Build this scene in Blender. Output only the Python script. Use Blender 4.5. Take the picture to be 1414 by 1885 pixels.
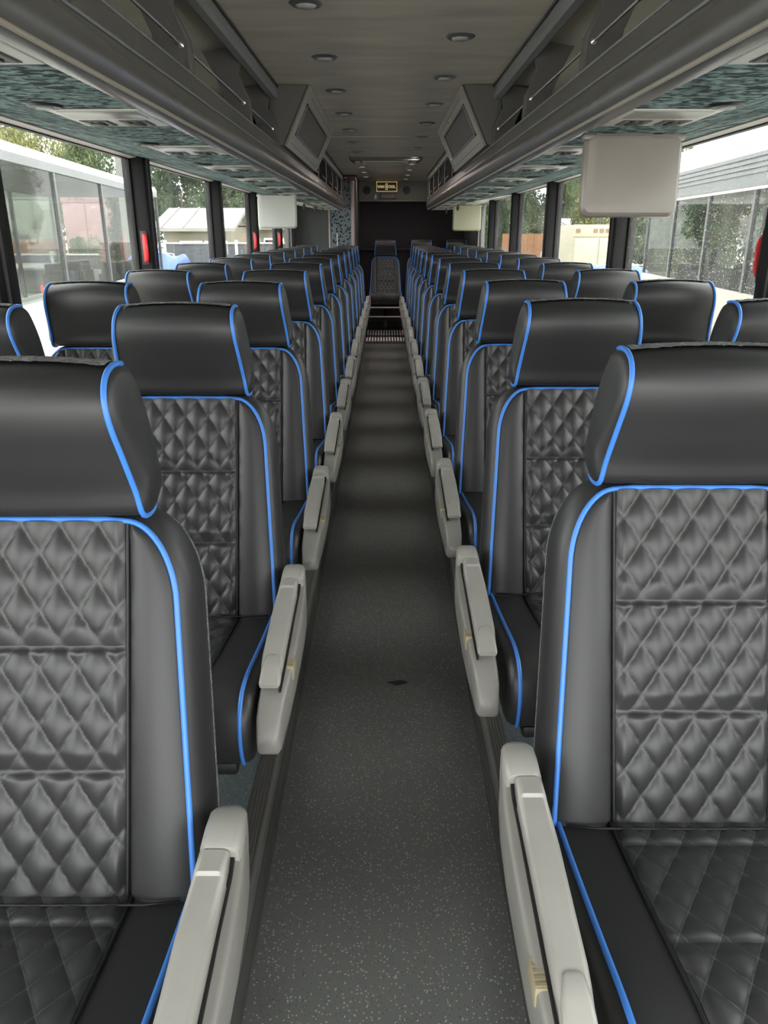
import bpy, bmesh, math, random
import numpy as np
from mathutils import Vector, Matrix

for o in list(bpy.data.objects):
    bpy.data.objects.remove(o, do_unlink=True)
SC = bpy.context.scene
COL = SC.collection
R = math.radians
PI = math.pi
random.seed(7)
RNG = np.random.default_rng(7)

# ------------------------------------------------------------------ camera
FPX = 1400.0
PITCH = 20.17
CAMZ = 1.37
cam_d = bpy.data.cameras.new('camera')
cam = bpy.data.objects.new('camera', cam_d)
COL.objects.link(cam)
cam.location = (0, 0, CAMZ)
cam.rotation_euler = (R(90 - PITCH), 0, R(0.1))
cam_d.sensor_fit = 'VERTICAL'
cam_d.sensor_height = 36.0
cam_d.lens = FPX / 1885 * 36.0
cam_d.clip_start = 0.02
cam_d.clip_end = 400
SC.camera = cam

# ------------------------------------------------------------------ world, sun, exposure
world = bpy.data.worlds.new('world')
SC.world = world
world.use_nodes = True
wn = world.node_tree.nodes
wn['Background'].inputs[0].default_value = (0.975, 0.985, 1.0, 1)
wn['Background'].inputs[1].default_value = 3.6
sun_d = bpy.data.lights.new('sun', 'SUN')
sun_d.energy = 5.0
sun_d.angle = R(12)
sun_d.color = (1.0, 0.96, 0.88)
sun = bpy.data.objects.new('sun', sun_d)
COL.objects.link(sun)
sun.rotation_euler = (R(38), R(14), R(0))
vs = SC.view_settings
vs.view_transform = 'Standard'
vs.look = 'None'
vs.gamma = 1.0
vs.use_curve_mapping = False
vs.exposure = 0.85
SC.cycles.max_bounces = 10
SC.cycles.diffuse_bounces = 6
SC.cycles.glossy_bounces = 4
SC.cycles.transparent_max_bounces = 24
SC.cycles.use_denoising = True
SC.cycles.sample_clamp_indirect = 8.0


def at(px, py, depth):
    """world point that stands at the given depth down the coach along a sight line"""
    v = py - 942.5
    c, s = math.cos(R(PITCH)), math.sin(R(PITCH))
    yy = FPX * c - v * s
    zz = FPX * s + v * c
    return Vector(((px - 709.5) / yy * depth, depth, CAMZ - zz / yy * depth))


# ------------------------------------------------------------------ materials
MATS = {}


def mat(name, col, rough=0.5, spec=0.5, metal=0.0, bump=0.0, bscale=60.0, var=0.0, vscale=6.0, sheen=0.0):
    m = bpy.data.materials.new(name)
    m.use_nodes = True
    nt = m.node_tree
    b = nt.nodes['Principled BSDF']
    b.inputs['Base Color'].default_value = (*col, 1)
    b.inputs['Roughness'].default_value = rough
    b.inputs['Specular IOR Level'].default_value = spec
    b.inputs['Metallic'].default_value = metal
    if sheen:
        b.inputs['Sheen Weight'].default_value = sheen
    tc = nt.nodes.new('ShaderNodeTexCoord')
    if bump:
        n = nt.nodes.new('ShaderNodeTexNoise')
        n.inputs['Scale'].default_value = bscale
        n.inputs['Detail'].default_value = 3
        bp = nt.nodes.new('ShaderNodeBump')
        bp.inputs['Strength'].default_value = bump
        bp.inputs['Distance'].default_value = 0.01
        nt.links.new(tc.outputs['Object'], n.inputs['Vector'])
        nt.links.new(n.outputs['Fac'], bp.inputs['Height'])
        nt.links.new(bp.outputs['Normal'], b.inputs['Normal'])
    if var:
        n2 = nt.nodes.new('ShaderNodeTexNoise')
        n2.inputs['Scale'].default_value = vscale
        n2.inputs['Detail'].default_value = 4
        rp = nt.nodes.new('ShaderNodeValToRGB')
        rp.color_ramp.elements[0].position = 0.3
        rp.color_ramp.elements[1].position = 0.7
        rp.color_ramp.elements[0].color = (*[c * (1 - var) for c in col], 1)
        rp.color_ramp.elements[1].color = (*[min(1, c * (1 + var)) for c in col], 1)
        nt.links.new(tc.outputs['Object'], n2.inputs['Vector'])
        nt.links.new(n2.outputs['Fac'], rp.inputs['Fac'])
        nt.links.new(rp.outputs['Color'], b.inputs['Base Color'])
    MATS[name] = m
    return m


def nodes_of(m):
    return m.node_tree.nodes, m.node_tree.links, m.node_tree.nodes['Principled BSDF']


LEATHER = mat('black_leather', (0.021, 0.021, 0.021), 0.45, 0.55, bump=0.02, bscale=420)
QUILT = mat('quilted_black_leather', (0.024, 0.024, 0.024), 0.42, 0.6, bump=0.02, bscale=420)
QUILT2 = mat('quilted_black_seat_leather', (0.029, 0.029, 0.030), 0.42, 0.65, bump=0.02, bscale=420)
PIPING = mat('blue_piping', (0.055, 0.22, 0.68), 0.36, 0.5)
SEAM = mat('black_seam', (0.012, 0.012, 0.013), 0.5, 0.4)
FUZZ = mat('grey_carpet_back', (0.20, 0.20, 0.20), 0.95, 0.1, bump=0.8, bscale=180, var=0.35, vscale=90)
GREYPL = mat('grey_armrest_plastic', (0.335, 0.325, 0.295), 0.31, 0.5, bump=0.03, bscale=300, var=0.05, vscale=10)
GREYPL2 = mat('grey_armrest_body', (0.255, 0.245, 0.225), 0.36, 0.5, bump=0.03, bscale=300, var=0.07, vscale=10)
LATCH = mat('yellowed_latch', (0.34, 0.29, 0.19), 0.5)
BLACKMETAL = mat('black_metal', (0.012, 0.012, 0.013), 0.5, 0.4)
LIP = mat('dark_grey_rack_lip', (0.095, 0.093, 0.087), 0.27, 0.5, var=0.08, vscale=3)
LIPTRIM = mat('tan_rack_edge', (0.32, 0.29, 0.24), 0.4)
RACKGREY = mat('grey_rack_bracket', (0.115, 0.112, 0.105), 0.5)
RACKBACK = mat('grey_rack_lining', (0.58, 0.56, 0.49), 0.6, var=0.1, vscale=2)
RAILGREY = mat('grey_rail', (0.20, 0.21, 0.215), 0.4)
CHROME = mat('chrome', (0.75, 0.75, 0.74), 0.18, 0.5, 1.0)
CHROMESOFT = mat('brushed_alu', (0.62, 0.60, 0.58), 0.32, 0.5, 1.0)
LENS = mat('lamp_lens', (0.55, 0.55, 0.52), 0.2, 0.5)
BEIGE = mat('beige_box_plastic', (0.28, 0.27, 0.23), 0.45, var=0.05, vscale=4)
BOXDARK = mat('dark_box_side', (0.12, 0.113, 0.10), 0.5)
PSUW = mat('grey_white_plastic', (0.46, 0.46, 0.42), 0.4, var=0.05)
PSULENS = mat('grey_lens_strip', (0.22, 0.225, 0.20), 0.3)
NETBLACK = mat('matt_black_net', (0.008, 0.008, 0.009), 0.8, 0.08)
BLACKPL = mat('black_plastic', (0.012, 0.012, 0.012), 0.45)
TVGREY = mat('warm_grey_screen_back', (0.235, 0.21, 0.185), 0.30, 0.5, var=0.06, vscale=3)
TVPALE = mat('pale_grey_screen_back', (0.50, 0.51, 0.47), 0.30, 0.5, var=0.05, vscale=3)
TVOLIVE = mat('olive_screen_back', (0.36, 0.35, 0.24), 0.35, 0.5)
PILLAR = mat('black_window_pillar', (0.009, 0.008, 0.009), 0.5, 0.22)
PILLAR2 = mat('grey_pillar_edge', (0.07, 0.068, 0.068), 0.5)
SILLM = mat('grey_side_lining', (0.12, 0.125, 0.125), 0.7, bump=0.2, bscale=150)
TOPTRIM = mat('pale_window_trim', (0.42, 0.39, 0.36), 0.5)
RED = mat('red_handle', (0.70, 0.025, 0.03), 0.35)
DARKWALL = mat('dark_grey_bulkhead', (0.07, 0.073, 0.07), 0.75, bump=0.1, bscale=200, var=0.1)
REARDARK = mat('purple_black_rear_lining', (0.030, 0.023, 0.027), 0.7, bump=0.2, bscale=120)
HEADER = mat('grey_green_header', (0.16, 0.165, 0.15), 0.6, var=0.05)
EDGEPINK = mat('pale_pinkish_edge', (0.36, 0.31, 0.31), 0.4)
LENSFILL = mat('lamp_lens_fill_glow', (0.6, 0.55, 0.5), 0.3)  # lens glow added to brighten the rear; the lamps are off
b_ = LENSFILL.node_tree.nodes['Principled BSDF']
b_.inputs['Emission Color'].default_value = (1.0, 0.80, 0.72, 1); b_.inputs['Emission Strength'].default_value = 0.12
MAROON = mat('maroon_plastic', (0.07, 0.025, 0.027), 0.4)
DISPLAY = mat('dull_red_display', (0.11, 0.05, 0.045), 0.3)
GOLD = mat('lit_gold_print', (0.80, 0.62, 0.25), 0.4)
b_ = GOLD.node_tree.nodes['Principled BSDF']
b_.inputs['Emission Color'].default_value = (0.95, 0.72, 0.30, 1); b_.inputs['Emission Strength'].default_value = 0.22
FENCEWHITE = mat('pale_fence_post', (0.30, 0.30, 0.29), 0.6)
WHITE = mat('white_print', (0.75, 0.75, 0.75), 0.5)
STEPDARK = mat('dark_rear_step', (0.03, 0.028, 0.025), 0.7)
LITALU = mat('pink_lit_alu_rib', (0.92, 0.80, 0.78), 0.35, 0.5, 0.0)  # pinkish light falling on the step put into the rib colour
RISER = mat('dark_grey_riser', (0.11, 0.108, 0.10), 0.55, var=0.15, vscale=8)
RIBRUB = mat('grey_ribbed_rubber', (0.17, 0.163, 0.15), 0.5, var=0.15, vscale=8)
# outdoors
BUSWHITE = mat('white_coach_paint', (0.70, 0.70, 0.69), 0.35)
BUSGREY = mat('grey_coach_paint', (0.075, 0.082, 0.083), 0.4)
POLEGREY = mat('weathered_grey_pole', (0.11, 0.11, 0.10), 0.8, var=0.1)
BUSBEIGE = mat('beige_coach_paint', (0.30, 0.285, 0.25), 0.4)
BUSDARK = mat('dark_coach_trim', (0.03, 0.032, 0.033), 0.4)
PINKBOX = mat('pale_pink_truck_paint', (0.22, 0.125, 0.135), 0.5)
CREAMBOX = mat('cream_truck_paint', (0.26, 0.24, 0.17), 0.5)
PALEBOX = mat('pale_grey_truck_paint', (0.12, 0.135, 0.11), 0.5)
TYRE = mat('tyre_rubber', (0.015, 0.015, 0.015), 0.8)
SIDING = mat('cream_siding', (0.19, 0.175, 0.115), 0.6)
ROOFW = mat('pale_sheet_roof', (0.17, 0.17, 0.15), 0.5, var=0.25, vscale=1.0)
ROOFB = mat('brown_shingle', (0.14, 0.11, 0.085), 0.8, var=0.2, vscale=2)
BROWNW = mat('orange_brown_board', (0.13, 0.058, 0.02), 0.7, var=0.15, vscale=1.5)
DARKFENCE = mat('charcoal_board', (0.035, 0.04, 0.043), 0.6, var=0.1)
TARP = mat('blue_tarp', (0.030, 0.075, 0.33), 0.5, bump=0.5, bscale=3)
SUVG = mat('silver_car_paint', (0.12, 0.12, 0.112), 0.3, 0.5, 0.2)
CARGLASS = mat('dark_car_glass', (0.02, 0.022, 0.024), 0.15)
YELLOW = mat('yellow_plate', (0.80, 0.55, 0.03), 0.5)
AMBER = mat('amber_marker', (0.12, 0.08, 0.04), 0.4)
BARK = mat('tree_bark', (0.09, 0.07, 0.05), 0.9, bump=0.5, bscale=20)
GROUND = mat('pale_gravel_ground', (0.40, 0.39, 0.36), 0.9, bump=0.4, bscale=12, var=0.12, vscale=0.6)


def leaf_mat(name, a, b):
    m = mat(name, a, 0.6, 0.3)
    n, l, p = nodes_of(m)
    tc = n.new('ShaderNodeTexCoord')
    nz = n.new('ShaderNodeTexNoise'); nz.inputs['Scale'].default_value = 1.3; nz.inputs['Detail'].default_value = 4
    rp = n.new('ShaderNodeValToRGB')
    rp.color_ramp.elements[0].position = 0.35; rp.color_ramp.elements[1].position = 0.68
    rp.color_ramp.elements[0].color = (*a, 1); rp.color_ramp.elements[1].color = (*b, 1)
    l.new(tc.outputs['Object'], nz.inputs['Vector']); l.new(nz.outputs['Fac'], rp.inputs['Fac'])
    l.new(rp.outputs['Color'], p.inputs['Base Color'])
    tr = n.new('ShaderNodeBsdfTranslucent'); mx = n.new('ShaderNodeMixShader'); mx.inputs[0].default_value = 0.3
    l.new(rp.outputs['Color'], tr.inputs['Color'])
    l.new(p.outputs[0], mx.inputs[1]); l.new(tr.outputs[0], mx.inputs[2])
    l.new(mx.outputs[0], n['Material Output'].inputs[0])
    return m


LEAF_DARK = leaf_mat('dark_leaves', (0.014, 0.028, 0.012), (0.055, 0.09, 0.03))
LEAF_MID = leaf_mat('mid_leaves', (0.035, 0.06, 0.025), (0.12, 0.155, 0.05))
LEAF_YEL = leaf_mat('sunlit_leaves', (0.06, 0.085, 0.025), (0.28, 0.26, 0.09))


def floor_mat(name, base, speck_a, speck_b, thr):
    m = mat(name, base, 0.55, 0.4)
    n, l, p = nodes_of(m)
    tc = n.new('ShaderNodeTexCoord')
    cur = None
    base_rgb = n.new('ShaderNodeTexNoise'); base_rgb.inputs['Scale'].default_value = 2.2; base_rgb.inputs['Detail'].default_value = 5
    rp = n.new('ShaderNodeValToRGB')
    rp.color_ramp.elements[0].position = 0.3; rp.color_ramp.elements[1].position = 0.75
    rp.color_ramp.elements[0].color = (*[c * 0.88 for c in base], 1); rp.color_ramp.elements[1].color = (*[c * 1.14 for c in base], 1)
    l.new(tc.outputs['Object'], base_rgb.inputs['Vector']); l.new(base_rgb.outputs['Fac'], rp.inputs['Fac'])
    cur = rp.outputs['Color']
    for sc, th, col in ((130, thr, speck_a), (95, thr * 0.9, speck_b), (170, thr * 0.9, (0.06, 0.06, 0.06))):
        v = n.new('ShaderNodeTexVoronoi'); v.inputs['Scale'].default_value = sc
        l.new(tc.outputs['Object'], v.inputs['Vector'])
        # only some of the cells carry a chip
        sep = n.new('ShaderNodeSeparateColor'); l.new(v.outputs['Color'], sep.inputs[0])
        gt = n.new('ShaderNodeMath'); gt.operation = 'GREATER_THAN'; gt.inputs[1].default_value = 0.45
        l.new(sep.outputs[0], gt.inputs[0])
        lt = n.new('ShaderNodeMath'); lt.operation = 'LESS_THAN'; lt.inputs[1].default_value = th
        l.new(v.outputs['Distance'], lt.inputs[0])
        mu = n.new('ShaderNodeMath'); mu.operation = 'MULTIPLY'
        l.new(gt.outputs[0], mu.inputs[0]); l.new(lt.outputs[0], mu.inputs[1])
        mx = n.new('ShaderNodeMix'); mx.data_type = 'RGBA'
        l.new(mu.outputs[0], mx.inputs['Factor']); l.new(cur, mx.inputs['A'])
        mx.inputs['B'].default_value = (*col, 1)
        cur = mx.outputs['Result']
    l.new(cur, p.inputs['Base Color'])
    return m


AISLE = floor_mat('speckled_grey_vinyl', (0.155, 0.160, 0.149), (0.45, 0.39, 0.28), (0.34, 0.37, 0.36), 0.22)
PLAT = floor_mat('speckled_blue_grey_vinyl', (0.19, 0.225, 0.23), (0.42, 0.46, 0.46), (0.36, 0.38, 0.34), 0.22)


def streak_mat():
    m = mat('teal_streaked_fabric', (0.14, 0.22, 0.22), 0.85, 0.2)
    n, l, p = nodes_of(m)
    tc = n.new('ShaderNodeTexCoord')
    mp = n.new('ShaderNodeMapping'); mp.inputs['Scale'].default_value = (27, 44, 1)
    mp.inputs['Rotation'].default_value = (0, 0, R(16))
    nz = n.new('ShaderNodeTexNoise'); nz.inputs['Scale'].default_value = 1.0; nz.inputs['Detail'].default_value = 5
    nz.inputs['Distortion'].default_value = 0.9
    rp = n.new('ShaderNodeValToRGB')
    e = rp.color_ramp.elements
    e[0].position = 0.43; e[0].color = (0.015, 0.026, 0.03, 1)
    e[1].position = 0.68; e[1].color = (0.26, 0.35, 0.33, 1)
    k = e.new(0.50); k.color = (0.105, 0.165, 0.17, 1)
    l.new(tc.outputs['Object'], mp.inputs[0]); l.new(mp.outputs[0], nz.inputs['Vector'])
    l.new(nz.outputs['Fac'], rp.inputs['Fac']); l.new(rp.outputs['Color'], p.inputs['Base Color'])
    return m


STREAK = streak_mat()


def spotted_mat():
    m = mat('blue_grey_spotted_fabric', (0.16, 0.21, 0.23), 0.85, 0.2)
    n, l, p = nodes_of(m)
    tc = n.new('ShaderNodeTexCoord')
    v = n.new('ShaderNodeTexVoronoi'); v.inputs['Scale'].default_value = 30
    nz = n.new('ShaderNodeTexNoise'); nz.inputs['Scale'].default_value = 45
    ad = n.new('ShaderNodeMath'); ad.operation = 'MULTIPLY_ADD'; ad.inputs[1].default_value = 0.5
    rp = n.new('ShaderNodeValToRGB'); rp.color_ramp.interpolation = 'CONSTANT'
    e = rp.color_ramp.elements
    e[0].position = 0; e[0].color = (0.012, 0.016, 0.035, 1)
    e[1].position = 0.60; e[1].color = (0.15, 0.185, 0.195, 1)
    l.new(tc.outputs['Object'], v.inputs['Vector']); l.new(tc.outputs['Object'], nz.inputs['Vector'])
    l.new(nz.outputs['Fac'], ad.inputs[0]); l.new(v.outputs['Distance'], ad.inputs[2])
    l.new(ad.outputs[0], rp.inputs['Fac']); l.new(rp.outputs['Color'], p.inputs['Base Color'])
    return m


SPOTTED = spotted_mat()


def ceiling_mat():
    m = mat('grey_brown_ceiling_laminate', (0.27, 0.25, 0.22), 0.42, 0.4)
    n, l, p = nodes_of(m)
    tc = n.new('ShaderNodeTexCoord')
    mp = n.new('ShaderNodeMapping'); mp.inputs['Scale'].default_value = (2.0, 9.0, 1)
    nz = n.new('ShaderNodeTexNoise'); nz.inputs['Scale'].default_value = 1.2; nz.inputs['Detail'].default_value = 6
    rp = n.new('ShaderNodeValToRGB')
    e = rp.color_ramp.elements
    e[0].position = 0.32; e[0].color = (0.46, 0.425, 0.365, 1)
    e[1].position = 0.70; e[1].color = (0.62, 0.57, 0.49, 1)
    l.new(tc.outputs['Object'], mp.inputs[0]); l.new(mp.outputs[0], nz.inputs['Vector'])
    l.new(nz.outputs['Fac'], rp.inputs['Fac']); l.new(rp.outputs['Color'], p.inputs['Base Color'])
    return m


CEIL = ceiling_mat()


def glass_mat(name, tint, haze, spots, spot_scale=140.0, spot_r=0.16, refl=0.35):
    m = bpy.data.materials.new(name)
    m.use_nodes = True
    nt = m.node_tree; n = nt.nodes; l = nt.links
    n.remove(n['Principled BSDF'])
    out = n['Material Output']
    tr = n.new('ShaderNodeBsdfTransparent'); tr.inputs[0].default_value = (*tint, 1)
    gl = n.new('ShaderNodeBsdfGlossy'); gl.inputs['Roughness'].default_value = 0.02
    # Schlick reflectance of a thin sheet, the same from both faces
    ge = n.new('ShaderNodeNewGeometry')
    dt = n.new('ShaderNodeVectorMath'); dt.operation = 'DOT_PRODUCT'
    l.new(ge.outputs['Incoming'], dt.inputs[0]); l.new(ge.outputs['Normal'], dt.inputs[1])
    ab = n.new('ShaderNodeMath'); ab.operation = 'ABSOLUTE'; l.new(dt.outputs['Value'], ab.inputs[0])
    om = n.new('ShaderNodeMath'); om.operation = 'SUBTRACT'; om.inputs[0].default_value = 1.0; l.new(ab.outputs[0], om.inputs[1])
    pw = n.new('ShaderNodeMath'); pw.operation = 'POWER'; pw.inputs[1].default_value = 5.0; l.new(om.outputs[0], pw.inputs[0])
    fr = n.new('ShaderNodeMath'); fr.operation = 'MULTIPLY_ADD'; fr.inputs[1].default_value = refl; fr.inputs[2].default_value = 0.025
    l.new(pw.outputs[0], fr.inputs[0])
    mx = n.new('ShaderNodeMixShader')
    l.new(fr.outputs[0], mx.inputs[0]); l.new(tr.outputs[0], mx.inputs[1]); l.new(gl.outputs[0], mx.inputs[2])
    df = n.new('ShaderNodeBsdfDiffuse'); df.inputs[0].default_value = (0.8, 0.82, 0.8, 1)
    tl = n.new('ShaderNodeBsdfTranslucent'); tl.inputs[0].default_value = (0.8, 0.82, 0.8, 1)
    ds = n.new('ShaderNodeMixShader'); ds.inputs[0].default_value = 0.6
    l.new(df.outputs[0], ds.inputs[1]); l.new(tl.outputs[0], ds.inputs[2])
    tc = n.new('ShaderNodeTexCoord')
    nz = n.new('ShaderNodeTexNoise'); nz.inputs['Scale'].default_value = 2.6; nz.inputs['Detail'].default_value = 5
    mp = n.new('ShaderNodeMapping'); mp.inputs['Scale'].default_value = (1, 2.2, 0.9)
    l.new(tc.outputs['Object'], mp.inputs[0]); l.new(mp.outputs[0], nz.inputs['Vector'])
    mr = n.new('ShaderNodeMapRange'); mr.inputs[1].default_value = 0.42; mr.inputs[2].default_value = 0.75
    mr.inputs[3].default_value = haze * 0.35; mr.inputs[4].default_value = haze * 1.8
    l.new(nz.outputs['Fac'], mr.inputs[0])
    fac = mr.outputs[0]
    if spots:
        v = n.new('ShaderNodeTexVoronoi'); v.inputs['Scale'].default_value = spot_scale
        l.new(tc.outputs['Object'], v.inputs['Vector'])
        lt = n.new('ShaderNodeMath'); lt.operation = 'LESS_THAN'; lt.inputs[1].default_value = spot_r
        l.new(v.outputs['Distance'], lt.inputs[0])
        sep = n.new('ShaderNodeSeparateColor'); l.new(v.outputs['Color'], sep.inputs[0])
        mu = n.new('ShaderNodeMath'); mu.operation = 'MULTIPLY'
        l.new(lt.outputs[0], mu.inputs[0]); l.new(sep.outputs[1], mu.inputs[1])
        sc = n.new('ShaderNodeMath'); sc.operation = 'MULTIPLY_ADD'; sc.inputs[1].default_value = spots
        l.new(mu.outputs[0], sc.inputs[0]); l.new(fac, sc.inputs[2])
        fac = sc.outputs[0]
    m2 = n.new('ShaderNodeMixShader')
    l.new(fac, m2.inputs[0]); l.new(mx.outputs[0], m2.inputs[1]); l.new(ds.outputs[0], m2.inputs[2])
    l.new(m2.outputs[0], out.inputs[0])
    return m


GLASS = glass_mat('hazy_window_glass', (0.92, 0.93, 0.91), 0.022, 0.0)
GLASS_SPOT = glass_mat('rain_spotted_glass', (0.92, 0.93, 0.91), 0.02, 0.5, 75.0, 0.17)
BUSGLASS = glass_mat('tinted_coach_glass', (0.74, 0.76, 0.74), 0.003, 0.0, refl=0.08)


# ------------------------------------------------------------------ mesh helpers
class MB:
    def __init__(self):
        self.v = []; self.f = []

    def add(self, vs, fs):
        o = len(self.v)
        self.v += [tuple(p) for p in vs]
        self.f += [tuple(i + o for i in f) for f in fs]
        return self

    def box(self, x0, x1, y0, y1, z0, z1, r=0.0, seg=2):
        if r <= 0:
            vs = [(x, y, z) for x in (x0, x1) for y in (y0, y1) for z in (z0, z1)]
            fs = [(0, 1, 3, 2), (4, 6, 7, 5), (0, 4, 5, 1), (2, 3, 7, 6), (0, 2, 6, 4), (1, 5, 7, 3)]
            return self.add(vs, fs)
        bm = bmesh.new()
        bmesh.ops.create_cube(bm, size=1.0)
        for q in bm.verts:
            q.co = Vector(((x0 + x1) / 2 + q.co.x * (x1 - x0), (y0 + y1) / 2 + q.co.y * (y1 - y0), (z0 + z1) / 2 + q.co.z * (z1 - z0)))
        bmesh.ops.bevel(bm, geom=list(bm.edges), offset=r, segments=seg, affect='EDGES', profile=0.5)
        bm.verts.index_update()
        self.add([q.co[:] for q in bm.verts], [[q.index for q in f.verts] for f in bm.faces])
        bm.free()
        return self

    def prism(self, poly, a0, a1, axis='y'):
        """poly is a list of 2-D points; extruded along axis from a0 to a1"""
        n = len(poly)
        def P(p, a):
            if axis == 'y':
                return (p[0], a, p[1])
            if axis == 'x':
                return (a, p[0], p[1])
            return (p[0], p[1], a)
        vs = [P(p, a0) for p in poly] + [P(p, a1) for p in poly]
        fs = [(i, (i + 1) % n, n + (i + 1) % n, n + i) for i in range(n)]
        fs += [tuple(range(n))[::-1], tuple(range(n, 2 * n))]
        return self.add(vs, fs)

    def tube(self, path, r, n=8, closed=False):
        path = [Vector(p) for p in path]
        N = len(path)
        rings = []
        prev = None
        for i in range(N):
            a = path[(i - 1) % N] if (closed or i > 0) else path[i]
            b = path[(i + 1) % N] if (closed or i < N - 1) else path[i]
            t = (b - a).normalized()
            if prev is None:
                up = Vector((0, 0, 1)) if abs(t.z) < 0.9 else Vector((1, 0, 0))
            else:
                up = prev
            s = t.cross(up).normalized()
            u = s.cross(t).normalized()
            prev = u
            rr = r[i] if isinstance(r, (list, tuple)) else r
            rings.append([path[i] + (s * math.cos(2 * PI * k / n) + u * math.sin(2 * PI * k / n)) * rr for k in range(n)])
        return self.rings(rings, closed)

    def rings(self, rings, closed=False, caps=True):
        n = len(rings[0]); N = len(rings)
        vs = [p for rg in rings for p in rg]
        fs = []
        for i in range(N if closed else N - 1):
            j = (i + 1) % N
            for k in range(n):
                k2 = (k + 1) % n
                fs.append((i * n + k, i * n + k2, j * n + k2, j * n + k))
        if caps and not closed:
            fs.append(tuple(range(n))[::-1])
            fs.append(tuple((N - 1) * n + k for k in range(n)))
        return self.add(vs, fs)

    def grid(self, pts):
        R_, C_ = len(pts), len(pts[0])
        vs = [p for row in pts for p in row]
        fs = [(i * C_ + j, i * C_ + j + 1, (i + 1) * C_ + j + 1, (i + 1) * C_ + j) for i in range(R_ - 1) for j in range(C_ - 1)]
        return self.add(vs, fs)

    def disc(self, c, r, h, n=20, axis='z', r2=None):
        r2 = r if r2 is None else r2
        c = Vector(c)
        def P(rr, a, k):
            x, y = rr * math.cos(2 * PI * k / n), rr * math.sin(2 * PI * k / n)
            if axis == 'z':
                return c + Vector((x, y, a))
            if axis == 'y':
                return c + Vector((x, a, y))
            return c + Vector((a, x, y))
        return self.rings([[P(r, 0, k) for k in range(n)], [P(r2, h, k) for k in range(n)]])

    def mirror(self):
        self.v = [(-x, y, z) for x, y, z in self.v]
        self.f = [f[::-1] for f in self.f]
        return self

    def mesh(self, name, material, sharp=40, smooth=True, fix=True):
        me = bpy.data.meshes.new(name)
        me.from_pydata([tuple(map(float, p)) for p in self.v], [], self.f)
        me.update()
        if fix:
            bm = bmesh.new(); bm.from_mesh(me)
            bmesh.ops.recalc_face_normals(bm, faces=bm.faces)
            bm.to_mesh(me); bm.free()
        if smooth:
            me.polygons.foreach_set('use_smooth', [True] * len(me.polygons))
            if sharp:
                me.set_sharp_from_angle(angle=R(sharp))
        me.materials.append(material)
        return me

    def build(self, name, material, parent=None, sharp=40, smooth=True, loc=None, fix=True):
        return link(name, self.mesh(name, material, sharp, smooth, fix), parent, loc)


def link(name, me, parent=None, loc=None):
    o = bpy.data.objects.new(name, me)
    COL.objects.link(o)
    if parent:
        o.parent = parent
    if loc:
        o.location = loc
    return o


def empty(name, loc=(0, 0, 0), rz=0.0):
    o = bpy.data.objects.new(name, None)
    COL.objects.link(o)
    o.location = loc
    o.rotation_euler = (0, 0, rz)
    o.empty_display_size = 0.1
    return o


def tag(o, label, cat, group=None):
    o['label'] = label; o['category'] = cat
    if group:
        o['group'] = group
    return o


def struct(o, label, cat):
    o['kind'] = 'structure'
    return tag(o, label, cat)


def smooth_path(pts, closed=False, per=6):
    """Catmull-Rom through 2-D or 3-D points"""
    pts = [np.array(p, float) for p in pts]
    n = len(pts); out = []
    rng = range(n if closed else n - 1)
    for i in rng:
        p1, p2 = pts[i], pts[(i + 1) % n]
        p0 = pts[i - 1] if (closed or i > 0) else p1
        p3 = pts[(i + 2) % n] if (closed or i + 2 < n) else p2
        for k in range(per):
            t = k / per
            out.append(0.5 * ((2 * p1) + (-p0 + p2) * t + (2 * p0 - 5 * p1 + 4 * p2 - p3) * t * t + (-p0 + 3 * p1 - 3 * p2 + p3) * t ** 3))
    if not closed:
        out.append(pts[-1])
    return out


ORD = ['first', 'second', 'third', 'fourth', 'fifth', 'sixth', 'seventh', 'eighth', 'ninth', 'tenth', 'eleventh', 'twelfth', 'thirteenth']

# ================================================================== coach shell
PZ = 0.09          # seat platform above the aisle floor
AX = 0.27          # half width of the sunken aisle
WX = 1.25          # glass plane
ZU = 1.652         # underside of rack at its inner edge
ZW = 1.722         # window top
CZ = 2.08          # ceiling
Y0, Y1 = -1.6, 12.7

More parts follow.
